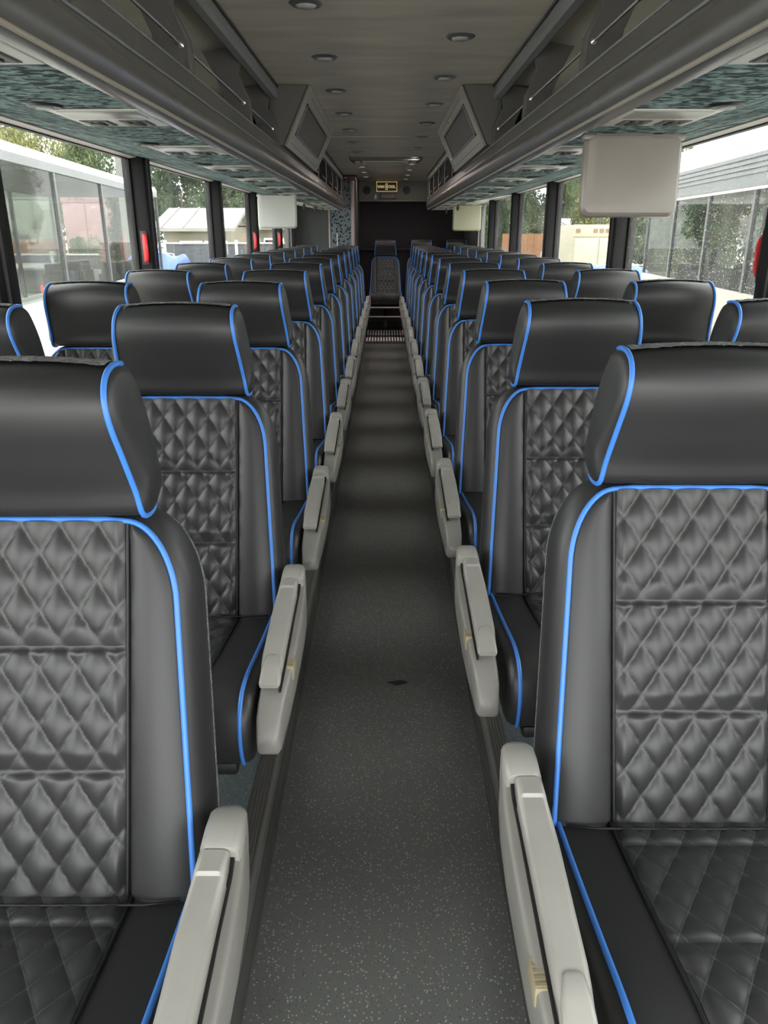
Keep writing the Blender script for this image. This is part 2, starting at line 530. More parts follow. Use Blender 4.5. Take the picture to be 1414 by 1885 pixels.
o = MB().box(-AX, AX, Y0, Y1, -0.05, 0.0).build('floor', AISLE, smooth=False)
struct(o, 'dark grey speckled vinyl floor of the sunken aisle', 'floor')
stain = MB()
pts = [(0.028 * (1 + 0.25 * math.sin(3 * a) + 0.2 * math.cos(2 * a + 1)) * math.cos(a), 0.014 * (1 + 0.3 * math.sin(2 * a)) * math.sin(a)) for a in [2 * PI * k / 18 for k in range(18)]]
c = at(733, 1257, 1); c = c * 1.0
d_ = 1.37 / (CAMZ - c.z)
stain.prism([(c.x * d_ + p[0], d_ + p[1]) for p in pts], 0.0, 0.0008, 'z')
stain.build('stain', mat('dark_stain', (0.03, 0.03, 0.03), 0.6), o)
for sx, side in ((-1, 'left'), (1, 'right')):
    m = MB().box(AX + 0.052, WX, Y0, Y1, -0.05, PZ)
    if sx < 0: m.mirror()
    o = m.build('floor_' + side, PLAT, smooth=False)
    struct(o, 'blue grey speckled raised floor under the seats %s' % ('on the bulkhead side' if sx < 0 else 'opposite the spotted bulkhead'), 'floor')
    # ribbed edge trim with a riser
    prof = [(AX, 0.0), (AX, PZ - 0.012), (AX + 0.004, PZ - 0.002), (AX + 0.008, PZ + 0.001)]
    for k in range(5):
        x = AX + 0.011 + k * 0.0082
        prof += [(x, PZ + 0.003), (x + 0.0046, PZ + 0.003), (x + 0.0052, PZ + 0.0005), (x + 0.0076, PZ + 0.0005)]
    prof += [(AX + 0.053, PZ + 0.003), (AX + 0.053, 0.0)]
    m = MB().prism(prof, Y0, Y1)
    if sx < 0: m.mirror()
    o = m.build('trim_%d' % (1 if sx < 0 else 2), RIBRUB, smooth=False)
    struct(o, 'ribbed grey rubber edge strip along the aisle %s' % ('on the spotted bulkhead side' if sx < 0 else 'opposite the spotted bulkhead'), 'trim')
    m = MB().box(AX - 0.003, AX, Y0, 10.2, 0.001, PZ - 0.014)
    m.box(AX - 0.007, AX - 0.003, Y0, 10.2, 0.001, 0.012)
    if sx < 0: m.mirror()
    m.build('riser', RISER, o, smooth=False)

# side walls, sills, window pillars and panes
PILL = {'left': [-0.75, 0.85, 2.48, 4.11, 5.90, 7.52, 9.22], 'right': [-0.75, 0.85, 2.46, 4.22, 6.00, 7.66, 9.28]}
SILL = 0.74
nwin = 0
for sx, side in ((-1, 'left'), (1, 'right')):
    desc = 'on the spotted bulkhead side' if sx < 0 else 'opposite the spotted bulkhead'
    yend = 10.9 if sx < 0 else Y1
    m = MB().box(WX - 0.03, WX + 0.07, Y0, yend, -0.05, SILL).box(WX - 0.055, WX + 0.07, Y0, yend, SILL - 0.03, SILL + 0.012, 0.006)
    m.box(WX, WX + 0.07, Y0, Y1, ZW + 0.012, CZ + 0.1)
    if sx > 0:
        m.box(WX - 0.02, WX + 0.07, 10.75, Y1, SILL, ZW + 0.02)
    else:
        m.box(WX - 0.02, WX + 0.07, 10.6, Y1, SILL, ZW + 0.02)
    if sx < 0: m.mirror()
    wall = m.build('wall_' + side, SILLM, smooth=False)
    struct(wall, 'grey lined coach side wall under the windows ' + desc, 'wall')
    tt = MB().prism([(WX - 0.045, ZW - 0.010), (WX - 0.01, ZW - 0.016), (WX + 0.02, ZW - 0.016), (WX + 0.02, ZW + 0.012), (WX - 0.045, ZW + 0.008)], Y0, yend - 0.1)
    if sx < 0: tt.mirror()
    tt.build('window_top_trim', TOPTRIM, wall, smooth=False)
    for yp in PILL[side]:
        # post: two rubber-edged black frames with a recessed gap between them
        m = MB().box(WX - 0.075, WX + 0.03, yp - 0.075, yp - 0.012, SILL - 0.02, ZW, 0.006)
        m.box(WX - 0.065, WX + 0.03, yp + 0.012, yp + 0.085, SILL - 0.02, ZW, 0.006)
        m.box(WX - 0.030, WX + 0.03, yp - 0.013, yp + 0.013, SILL - 0.02, ZW)
        if sx < 0: m.mirror()
        p = m.build('window_pillar', PILLAR, wall)
        m = MB().box(WX - 0.080, WX - 0.070, yp - 0.030, yp - 0.016, SILL, ZW - 0.01)
        if sx < 0: m.mirror()
        m.build('pillar_edge', PILLAR2, p, smooth=False)
    ed = PILL[side] + [10.6 if sx < 0 else 10.75]
    for a, b in zip(ed[:-1], ed[1:]):
        nwin += 1
        spot = sx > 0 and abs(a - 2.46) < 0.1
        w = empty('window_%d' % nwin, (sx * WX, (a + b) / 2, SILL))
        nb = 'between black pillars'
        struct(w, 'wide hazy side window %s, %s bay from the front' % (desc, ORD[nwin - 1 if sx < 0 else nwin - 8]), 'window')
        x0 = 0.004
        MB().box(-0.004, 0.004, a + 0.03 - (a + b) / 2, b - 0.03 - (a + b) / 2, -0.01, ZW - SILL + 0.01).build('pane', GLASS_SPOT if spot else GLASS, w, smooth=False)
        # slim rubber gasket round the pane
        fm = MB()
        ya, yb = a + 0.084 - (a + b) / 2, b - 0.074 - (a + b) / 2
        for (p0, p1, q0, q1) in ((ya, yb, 0.0, 0.022), (ya, yb, ZW - SILL - 0.02, ZW - SILL + 0.01), (ya, ya + 0.018, 0, ZW - SILL), (yb - 0.018, yb, 0, ZW - SILL)):
            fm.box(-0.012, 0.012, p0, p1, q0, q1)
        fm.build('gasket', PILLAR, w, smooth=False)
        w.children[0].location.x = 0

# ceiling
o = MB().box(-WX - 0.07, WX + 0.07, Y0, Y1, CZ, CZ + 0.06).build('ceiling', CEIL, smooth=False)
struct(o, 'flat grey brown laminate ceiling above the aisle', 'ceiling')
for yj in (1.1, 6.65):
    MB().box(-0.56, 0.56, yj - 0.012, yj + 0.012, CZ - 0.003, CZ).build('joint_strip', CEIL, o, smooth=False)

# rear walls
o = MB().box(-0.40, WX, 12.16, 12.24, CAMZ + 0.435, CZ).box(-0.40, WX, 12.0, 12.20, CAMZ + 0.43, CAMZ + 0.445).build('wall_rear', HEADER, smooth=False)
struct(o, 'grey green header panel above the rear seats with sign and speakers', 'wall')
for x in (-0.275, 0.31):
    q = MB().disc((x, 12.15, CAMZ + 0.585), 0.058, 0.012, 24, 'y').build('speaker', BLACKPL, o)
    MB().disc((x, 12.146, CAMZ + 0.585), 0.045, 0.006, 24, 'y').build('speaker_mesh', REARDARK, q)
o2 = MB().box(-WX, WX, 12.6, 12.7, -0.05, CZ).build('wall_rear_recess', REARDARK, smooth=False)
struct(o2, 'purple black lined back wall behind the rear seats', 'wall')
o3 = MB().box(-0.40, WX, 12.2, 12.6, CAMZ - 0.25, CAMZ - 0.22).box(-0.38, WX, 12.35, 12.6, 0, CAMZ - 0.25).build('wall_rear_ledge', REARDARK, smooth=False)
struct(o3, 'dark ledge running behind the rear seat backs', 'ledge')

# toilet bulkhead
TB = 10.95
o = MB().box(-WX, -0.74, TB, TB + 0.05, PZ, CZ).box(-0.44, -0.39, TB, Y1 - 0.1, 0.0, CZ).build('wall_bulkhead', DARKWALL, smooth=False)
struct(o, 'dark grey bulkhead wall of the rear corner cabin', 'wall')
q = MB().box(-0.735, -0.46, TB - 0.03, TB + 0.02, PZ, CZ - 0.05, 0.008).build('spotted_panel', SPOTTED, o)
q['label'] = 'blue grey fabric panel with dark spots'
MB().box(-0.462, -0.415, TB - 0.045, TB + 0.05, PZ, CZ - 0.05, 0.012).build('edge_trim', EDGEPINK, o)
MB().box(-0.765, -0.737, TB - 0.045, TB + 0.02, PZ, ZU + 0.1, 0.01).build('edge_trim', EDGEPINK, o)
MB().box(-0.60, -0.39, TB - 0.07, TB + 0.04, CZ - 0.065, CZ - 0.002, 0.008).build('top_rail', MAROON, o)
MB().box(-0.535, -0.515, TB - 0.073, TB - 0.07, CZ - 0.04, CZ - 0.028).build('lamp_label', WHITE, o, smooth=False)
MB().box(-0.655, -0.643, TB - 0.05, TB - 0.03, 1.18, 1.36, 0.004).build('door_pull', WHITE, o)
MB().disc((-0.68, TB - 0.05, 1.145), 0.022, 0.02, 16, 'y').build('door_knob', WHITE, o)

# ribbed step at the aisle end and rear seat plinth
st = empty('rear_step', (0, 10.15, 0))
struct(st, 'pale ribbed step at the end of the aisle', 'step')
MB().box(-0.265, 0.265, 0.0, 1.15, 0.0, 0.022).build('tread', STEPDARK, st, smooth=False)
ribm = MB()
ribm.prism([(-0.011, 0.0), (-0.008, 0.012), (0.008, 0.012), (0.011, 0.0)], 0.0, 0.40)
ribm.prism([(-0.011, 0.012), (-0.008, 0.022), (0.008, 0.022), (0.011, 0.012)], 0.58, 1.12)
rm = ribm.mesh('rib', LITALU)
for k in range(14):
    link('rib', rm, st, (-0.247 + k * 0.038, 0.01, 0.022))
MB().box(-0.265, 0.265, -0.012, 0.0, 0.0, 0.03).build('nosing', RIBRUB, st, smooth=False)
pl = MB().box(-0.38, WX - 0.04, 11.32, 12.3, -0.02, 0.15).build('floor_rear_plinth', STEPDARK, smooth=False)
struct(pl, 'dark raised plinth carrying the rear seats', 'floor')
for z, y in ((0.30, 10.92), (0.405, 10.86)):
    pass

# ================================================================== seats
T20 = R(20)
SV, CV = math.sin(T20), math.cos(T20)
VT = 0.525
UQ = 0.122
BO = (-0.008, 0.407)      # y, z of the backrest foot


def back_pt(u, V, w):
    return (u, BO[0] + V * SV - w * CV, BO[1] + V * CV + w * SV)


def hw(V):
    s = 0.214 - 0.032 * (V / VT)
    rx, ry = 0.066, 0.115          # tall elliptical shoulders
    if V > VT - ry:
        d = min(1.0, (V - (VT - ry)) / ry)
        s = s - rx + rx * math.sqrt(max(0.0, 1 - d * d))
    return s


def vsamples(v0, n1=26, n2=14):
    r = 0.115
    a = list(np.linspace(v0, VT - r, n1))
    b = [VT - r + r * math.sin(k / n2 * PI / 2) for k in range(1, n2 + 1)]
    return a + b


def puff(u, v, seams, sgn=1):
    a = u / 0.054 + v / 0.080
    b = u / 0.054 - v / 0.080
    h = (abs(math.sin(PI * a)) * abs(math.sin(PI * b))) ** 0.45
    e = 1.0
    for s in seams:
        d = (s - v) * sgn
        e = min(e, (d / 0.006) ** 0.5 if d > 0 else (-d / 0.030) ** 0.7)
    return 0.0095 * h * e - 0.003 * (1 - e)


def edge_dip(u, half):
    d = (half - abs(u)) / 0.012
    return min(1.0, max(0.0, d)) ** 0.6


SEAT_MESH = {}


def set_uv(me, uvs):
    lay = me.uv_layers.new(name='quilt')
    vi = np.empty(len(me.loops), dtype=np.int32)
    me.loops.foreach_get('vertex_index', vi)
    lay.data.foreach_set('uv', np.array(uvs, dtype=np.float32)[vi].ravel())


def thread_nodes(m, col, width, fill):
    # grey dashed stitching thread along the diamond lines (uv holds metres on the panel)
    n, l, p = nodes_of(m)
    uv = n.new('ShaderNodeUVMap'); uv.uv_map = 'quilt'
    sx = n.new('ShaderNodeSeparateXYZ'); l.new(uv.outputs[0], sx.inputs[0])
    def mth(op, a, b=None):
        q = n.new('ShaderNodeMath'); q.operation = op
        for i, v in enumerate((a, b)):
            if v is None: continue
            if isinstance(v, (int, float)): q.inputs[i].default_value = v
            else: l.new(v, q.inputs[i])
        return q.outputs[0]
    uu = mth('DIVIDE', sx.outputs[0], 0.054); vv = mth('DIVIDE', sx.outputs[1], 0.080)
    fac = None
    for op in ('ADD', 'SUBTRACT'):
        a = mth(op, uu, vv)
        f = mth('ABSOLUTE', mth('SUBTRACT', mth('FRACT', mth('ADD', a, 100.5)), 0.5))
        line = mth('LESS_THAN', f, width)
        other = mth('SUBTRACT' if op == 'ADD' else 'ADD', uu, vv)
        dash = mth('LESS_THAN', mth('FRACT', mth('MULTIPLY', mth('ADD', other, 100.0), 15.0)), fill)
        g = mth('MULTIPLY', line, dash)
        fac = g if fac is None else mth('MAXIMUM', fac, g)
    mx = n.new('ShaderNodeMix'); mx.data_type = 'RGBA'
    l.new(fac, mx.inputs['Factor'])
    mx.inputs['A'].default_value = p.inputs['Base Color'].default_value
    mx.inputs['B'].default_value = (*col, 1)
    l.new(mx.outputs['Result'], p.inputs['Base Color'])


thread_nodes(QUILT, (0.052, 0.052, 0.054), 0.010, 0.6)
thread_nodes(QUILT2, (0.10, 0.105, 0.11), 0.012, 0.85)


def build_seat_meshes():
    S = SEAT_MESH
    # --- backrest body: bolsters + gusset
    m = MB()
    Vs = vsamples(-0.05)
    for s in (-1, 1):
        rows = []
        for V in Vs:
            h = hw(V); q = min(UQ, h - 0.001)
            row = []
            for k in range(13):
                t = k / 12
                u = q + (h - q) * t
                w = 0.013 * math.sin(PI * min(1, t * 0.98 + 0.01)) ** 0.7 * min(1, (h - q) / 0.03) - 0.003 * (1 - t)
                row.append(back_pt(s * u, V, w))
            rows.append(row)
        m.grid(rows)
    # closed outline: up one side, across the top, down the other
    out = [(-hw(V), V) for V in Vs]
    flat = hw(VT)
    out += [(-flat + 2 * flat * k / 10, VT) for k in range(1, 10)]
    out += [(hw(V), V) for V in Vs[::-1]]
    v0 = Vs[0]
    out += [(hw(v0) - 2 * hw(v0) * k / 8, v0) for k in range(1, 8)]
    n = len(out)
    nor = []
    for i in range(n):
        a = np.array(out[i - 1]); b = np.array(out[(i + 1) % n])
        t = b - a; t = t / max(1e-9, np.linalg.norm(t))
        nor.append((-t[1], t[0]))
    rings = []
    for off, w in ((-0.004, 0.002), (0.006, -0.003), (0.014, -0.012), (0.020, -0.028), (0.0225, -0.05), (0.0225, -0.08), (0.016, -0.1)):
        rings.append([back_pt(out[i][0] + nor[i][0] * off, out[i][1] + nor[i][1] * off, w) for i in range(n)])
    m.rings(rings, caps=False)
    S['backrest'] = m.mesh('backrest', LEATHER, sharp=None)
    m = MB()
    rings = []
    for off, w in ((0.0175, -0.088), (0.019, -0.104), (0.008, -0.122), (-0.03, -0.128)):
        rings.append([back_pt(out[i][0] + nor[i][0] * off, out[i][1] + nor[i][1] * off, w) for i in range(n)])
    m.rings(rings, caps=False)
    m.f.append(tuple(range(3 * n, 4 * n)))
    S['back_shell'] = m.mesh('back_shell', FUZZ, sharp=60)
    # --- quilted centre of the backrest
    seams = (0.172, 0.347)
    rows = []; uvs = []
    NU, NV = 76, 150
    for i in range(NV + 1):
        V = -0.04 + (VT + 0.04 - 0.001) * i / NV
        q = min(UQ, hw(V) - 0.001)
        row = []
        for j in range(NU + 1):
            u = q * (-1 + 2 * j / NU)
            w = 0.003 + puff(u, V, seams) * edge_dip(u, q) - 0.004 * (1 - edge_dip(u, q))
            w += 0.004 * math.sin(PI * min(1, max(0, V / VT)))
            row.append(back_pt(u, V, w)); uvs.append((u, V))
        rows.append(row)
    S['quilted_panel'] = MB().grid(rows).mesh('quilted_panel', QUILT, sharp=None, fix=True)
    set_uv(S['quilted_panel'], uvs)
    # --- blue piping round the backrest, dark seam rolls beside the quilting
    path = [back_pt(-hw(V) - 0.002, V, 0.003) for V in Vs[2:]] + [back_pt(-flat + 2 * flat * k / 10, VT + 0.002, 0.003) for k in range(1, 10)] + [back_pt(hw(V) + 0.002, V, 0.003) for V in Vs[::-1][:-2]]
    S['piping'] = MB().tube(path, 0.0043, 8).mesh('piping', PIPING, sharp=None)
    m = MB()
    for s in (-1, 1):
        m.tube([back_pt(s * min(UQ, hw(V) - 0.001), V, 0.0025) for V in Vs[2:-1]], 0.0030, 6)
    S['seam_roll'] = m.mesh('seam_roll', SEAM, sharp=None)
    # --- headrest
    prof = [(.152, .918), (.142, .955), (.124, 1.005), (.106, 1.052), (.106, 1.086), (.128, 1.110), (.168, 1.118), (.212, 1.104), (.234, 1.05), (.240, .985), (.236, .935), (.195, .912)]
    P = smooth_path(prof, True, 4)
    def hwh(z):
        return 0.150 - (z - .92) * 0.10
    ctr = np.mean(np.array(P), axis=0)
    def hp(k, t, sc=1.0, dx=0.0):
        y, z = P[k]
        fr = max(0.0, min(1.0, (0.19 - y) / 0.06))
        y2 = ctr[0] + (y - ctr[0]) * sc - 0.014 * fr * (1 - t * t)
        z2 = ctr[1] + (z - ctr[1]) * sc + (0.006 * (1 - t * t) if z > 1.09 else 0)
        x = (t * hwh(z) + (dx if t > 0 else -dx))
        return (x, y2, z2)
    n = len(P)
    rings = []
    for t, sc, dx in [(-1, .55, .012), (-1, .86, .010), (-1, .97, .005)] + [(t, 1, 0) for t in np.linspace(-1, 1, 17)] + [(1, .97, .005), (1, .86, .010), (1, .55, .012)]:
        rings.append([hp(k, t, sc, dx) for k in range(n)])
    S['headrest'] = MB().rings(rings).mesh('headrest', LEATHER, sharp=None)
    # piping from over the crown, down the front edge, along the underside
    idx = [k for k in range(26, -1, -1)] + [n - 1, n - 2, n - 3, n - 4, n - 5]
    for s in (-1, 1):
        path = []
        for k in idx:
            y, z = P[k % n]
            d = np.array(P[k % n]) - ctr; d = d / np.linalg.norm(d)
            path.append((s * (hwh(z) + 0.001), y + d[0] * 0.0015, z + d[1] * 0.0015))
        S['headrest_piping%d' % s] = MB().tube(path, 0.0040, 8).mesh('headrest_piping', PIPING, sharp=None)
    # fuzzy carpet back of the headrest
    rr = random.Random(3)
    rows = []
    for k in list(range(22, 43)):
        row = []
        for j in range(41):
            t = -1 + 2 * j / 40
            y, z = P[k]
            d = np.array(P[k]) - ctr; d = d / np.linalg.norm(d)
            off = 0.0050 + rr.uniform(-0.0008, 0.0010)
            crown = 0.006 * (1 - t * t) if z > 1.09 else 0
            row.append((t * (hwh(z) - 0.004), y + d[0] * off, z + d[1] * off + crown))
        rows.append(row)
    S['carpet_back'] = MB().grid(rows).mesh('carpet_back', FUZZ, sharp=None)
    # --- seat cushion
    cp = [(.07, .393), (-.02, .404), (-.12, .417), (-.25, .438), (-.35, .455), (-.41, .455), (-.447, .432), (-.462, .393), (-.459, .345), (-.444, .312), (-.41, .298), (-.2, .29), (.07, .29)]
    C = smooth_path(cp[:11], False, 4) + [np.array(p) for p in cp[11:]]
    n = len(C)
    cc = np.array((-0.2, 0.375))
    def cpnt(k, x, sc=1.0):
        y, z = C[k]
        return (x, cc[0] + (y - cc[0]) * (1 - (1 - sc) * 0.35), cc[1] + (z - cc[1]) * sc)
    rings = []
    for x, sc in [(-.230, .60), (-.230, .82), (-.226, .92), (-.218, .975)] + [(x, 1.0) for x in np.linspace(-.206, .206, 15)] + [(.218, .975), (.226, .92), (.230, .82), (.230, .60)]:
        rings.append([cpnt(k, x, sc) for k in range(n)])
    S['seat_cushion'] = MB().rings(rings).mesh('seat_cushion', LEATHER, sharp=None)
    for s in (-1, 1):
        path = []
        for k in range(3, 40):
            y, z = C[k]
            d = np.array(C[k]) - cc; d = d / np.linalg.norm(d)
            path.append((s * .209, y + d[0] * .001, z + .001))
        S['cushion_piping%d' % s] = MB().tube(path, 0.0043, 8).mesh('cushion_piping', PIPING, sharp=None)
    # quilted centre of the cushion, by arc length along the top and over the nose
    arc = [0.0]
    for k in range(1, 30):
        arc.append(arc[-1] + float(np.linalg.norm(np.array(C[k]) - np.array(C[k - 1]))))
    total = arc[29]
    rows = []; uvs = []
    NA = 150
    for i in range(NA + 1):
        a = total * i / NA
        k = max(j for j in range(30) if arc[j] <= a + 1e-9); k = min(k, 28)
        f = (a - arc[k]) / (arc[k + 1] - arc[k])
        p = np.array(C[k]) * (1 - f) + np.array(C[k + 1]) * f
        t = np.array(C[k + 1]) - np.array(C[k]); t = t / np.linalg.norm(t)
        nn = np.array((t[1], -t[0]))
        if nn[1] < 0 and a < total * 0.6: nn = -nn
        row = []
        for j in range(NU + 1):
            u = 0.128 * (-1 + 2 * j / NU)
            w = 0.0035 + 0.7 * puff(u, a, (0.135, 0.33)) * edge_dip(u, 0.128) - 0.004 * (1 - edge_dip(u, 0.128))
            row.append((u, p[0] + nn[0] * w, p[1] + nn[1] * w)); uvs.append((u, a))
        rows.append(row)
    S['quilted_seat'] = MB().grid(rows).mesh('quilted_seat', QUILT2, sharp=None)
    set_uv(S['quilted_seat'], uvs)
    m = MB()
    for s in (-1, 1):
        m.tube([(s * .128, C[k][0], C[k][1] + .002) for k in range(2, 29)], 0.0030, 6)
    m.tube([(-.20, -.024, .411), (-.15, -.032, .413), (0, -.034, .414), (.15, -.032, .413), (.20, -.024, .411)], 0.0022, 6)
    S['cushion_seam'] = m.mesh('cushion_seam', SEAM, sharp=None)
    # --- under frame
    m = MB().box(-.19, .19, -.42, .06, .262, .292, .008)
    m.box(-.215, .215, -.06, .0, .225, .265, .006)
    S['seat_frame'] = m.mesh('seat_frame', BLACKMETAL)
    m = MB().prism([(-.34, .0), (-.27, .0), (-.10, .232), (-.16, .232)], -.02, .02, 'x')
    S['leg_front'] = m.mesh('leg', BLACKMETAL)
    m = MB().prism([(.10, .0), (.17, .0), (.05, .232), (-.02, .232)], -.02, .02, 'x')
    S['leg_rear'] = m.mesh('leg', BLACKMETAL)
    # --- armrest on the +x side (mirrored copy for the other side)
    def section(x0, x1, z0, z1, y, r):
        pts = []
        r = min(r, (x1 - x0) / 2.05, (z1 - z0) / 2.05)
        for cx, cz, a0 in ((x1 - r, z1 - r, 0), (x0 + r, z1 - r, 90), (x0 + r, z0 + r, 180), (x1 - r, z0 + r, 270)):
            for k in range(4):
                a = R(a0 + 30 * k)
                pts.append((cx + r * math.cos(a), y, cz + r * math.sin(a)))
        return pts
    def lofted(st, r):
        return MB().rings([section(*q[1:5], q[0], q[5] if len(q) > 5 else r) for q in st])
    for s in (-1, 1):
        # lower body: long drooping beam with a blunt beak
        body = [(.056, .258, .296, .436, .484, .012), (.036, .255, .303, .420, .505), (.0, .254, .309, .408, .505), (-.06, .254, .314, .402, .490), (-.14, .255, .317, .398, .486),
                (-.22, .256, .317, .392, .476), (-.30, .256, .315, .381, .464), (-.37, .256, .311, .368, .452), (-.42, .256, .306, .356, .438), (-.447, .256, .303, .346, .422), (-.466, .258, .300, .350, .392), (-.471, .261, .296, .356, .384, .01)]
        m = lofted(body, 0.008)
        if s < 0: m.mirror()
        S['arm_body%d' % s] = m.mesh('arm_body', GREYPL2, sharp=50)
        pad = [(-.036, .257, .291, .489, .513, .010), (-.040, .254, .295, .486, .518), (-.075, .254, .296, .485, .517), (-.078, .253, .297, .482, .512), (-.16, .252, .297, .477, .507), (-.25, .253, .297, .468, .499), (-.32, .253, .297, .460, .490),
               (-.345, .254, .297, .457, .485), (-.365, .255, .296, .455, .477), (-.395, .255, .297, .454, .466), (-.401, .257, .294, .456, .462, .004)]
        m = lofted(pad, 0.009)
        if s < 0: m.mirror()
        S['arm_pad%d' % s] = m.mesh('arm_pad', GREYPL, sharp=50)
        tip = [(-.336, .2645, .2855, .470, .4895, .004), (-.342, .2615, .2885, .466, .4905, .005), (-.365, .2565, .2945, .458, .4825), (-.398, .2555, .2965, .4545, .4685, .006), (-.404, .258, .294, .456, .4635, .003)]
        m = lofted(tip, 0.008)
        if s < 0: m.mirror()
        S['pad_tip%d' % s] = m.mesh('pad_tip', GREYPL, sharp=50)
        cap = [(.058, .258, .298, .462, .496, .014), (.050, .255, .302, .452, .512, .016), (.03, .2535, .305, .440, .523), (.0, .253, .308, .432, .525), (-.030, .253, .308, .440, .522), (-.037, .256, .306, .446, .519)]
        m = lofted(cap, 0.014)
        if s < 0: m.mirror()
        S['hinge_cap%d' % s] = m.mesh('hinge_cap', GREYPL, sharp=50)
        m = MB().box(.3005, .3155, -.336, -.292, .430, .4610, .002)
        for k in range(5):
            m.box(.3012, .3145, -.333 + k * .0085, -.3285 + k * .0085, .4605, .4622)
        if s < 0: m.mirror()
        S['latch%d' % s] = m.mesh('latch', LATCH)
        # black strip standing in for the shadow gap between pad and body
        m = lofted([(-.034, .2945, .3005, .490, .5035, .001), (-.06, .2955, .3010, .484, .4925, .001), (-.14, .2960, .3015, .480, .4875, .001), (-.22, .2960, .3015, .470, .4775, .001), (-.30, .2960, .3010, .458, .4655, .001), (-.37, .2955, .3000, .446, .4535, .001), (-.400, .2945, .2985, .440, .4470, .001)], .001)
        if s < 0: m.mirror()
        S['arm_gap_shade%d' % s] = m.mesh('arm_gap_shade', BLACKPL)


build_seat_meshes()


def make_seat(x, y, z, label, group, arm=0, shift=0.0):
    root = empty('coach_seat', (x, y, z))
    tag(root, label, 'seat', group)
    S = SEAT_MESH
    b = link('backrest', S['backrest'], root)
    link('quilted_panel', S['quilted_panel'], b)
    link('piping', S['piping'], b)['label'] = 'bright blue piping'
    link('seam_roll', S['seam_roll'], b)
    link('back_shell', S['back_shell'], b)
    h = link('headrest', S['headrest'], root)
    for s in (-1, 1):
        link('headrest_piping', S['headrest_piping%d' % s], h)
    link('carpet_back', S['carpet_back'], h)
    c_ = link('seat_cushion', S['seat_cushion'], root)
    link('quilted_panel', S['quilted_seat'], c_)
    for s in (-1, 1):
        link('cushion_piping', S['cushion_piping%d' % s], c_)
    link('seam_roll', S['cushion_seam'], c_)
    link('seat_frame', S['seat_frame'], root)
    link('leg', S['leg_front'], root)
    link('leg', S['leg_rear'], root)
    if arm:
        a = link('armrest', S['arm_body%d' % arm], root)
        a['label'] = 'light grey plastic armrest'
        a.location.x = -arm * shift
        link('arm_pad', S['arm_pad%d' % arm], a)
        link('pad_tip', S['pad_tip%d' % arm], a)
        link('hinge_cap', S['hinge_cap%d' % arm], a)
        link('latch', S['latch%d' % arm], a)
        link('arm_gap_shade', S['arm_gap_shade%d' % arm], a)
    return root


SA, SW_ = 0.483, 0.992
NL, NR = 12, 12
for k in range(NL):
    y = 0.826 + 0.836 * k
    row = ORD[NL - 1 - k]
    make_seat(-SA, y, PZ, 'black quilted coach seat with blue piping, aisle side, %s row ahead of the spotted bulkhead' % row, 'aisle seats on the bulkhead side', 1, .017)
    make_seat(-SW_, y, PZ, 'black quilted coach seat with blue piping, window side, %s row ahead of the spotted bulkhead' % row, 'window seats on the bulkhead side')
for k in range(NR):
    y = 0.970 + 0.812 * k
    row = ORD[NR - 1 - k]
    make_seat(SA, y, PZ, 'black quilted coach seat with blue piping, aisle side, %s row ahead of the rear bench' % row, 'aisle seats facing the bulkhead side rows', -1, .006)
    make_seat(SW_, y, PZ, 'black quilted coach seat with blue piping, window side, %s row ahead of the rear bench' % row, 'window seats facing the bulkhead side rows')
RY = 11.05
make_seat(0.0, RY, PZ + 0.06, 'black quilted middle seat of the rear bench, closing the aisle', 'rear bench seats')
make_seat(0.50, RY + .02, PZ + 0.06, 'black quilted rear bench seat next to the middle one', 'rear bench seats')
make_seat(0.99, RY + .02, PZ + 0.06, 'black quilted rear bench seat in the window corner', 'rear bench seats')
# cross rails under the rear bench
rb = empty('bench_rail', (0, RY - 0.50, PZ))
tag(rb, 'pale metal bench rails crossing the aisle end under the middle rear seat', 'rail')
MB().tube([(-0.25, 0, 0.335), (0.25, 0, 0.335)], 0.011, 8).build('rail', CHROMESOFT, rb)
MB().tube([(-0.25, 0.0, 0.215), (0.25, 0.0, 0.215)], 0.009, 8).build('rail', CHROMESOFT, rb)
for s in (-1, 1):
    MB().box(s * .255 - .010, s * .255 + .010, -.015, .015, -.06 if False else -.068, .35, .003).build('post', BLACKMETAL, rb)

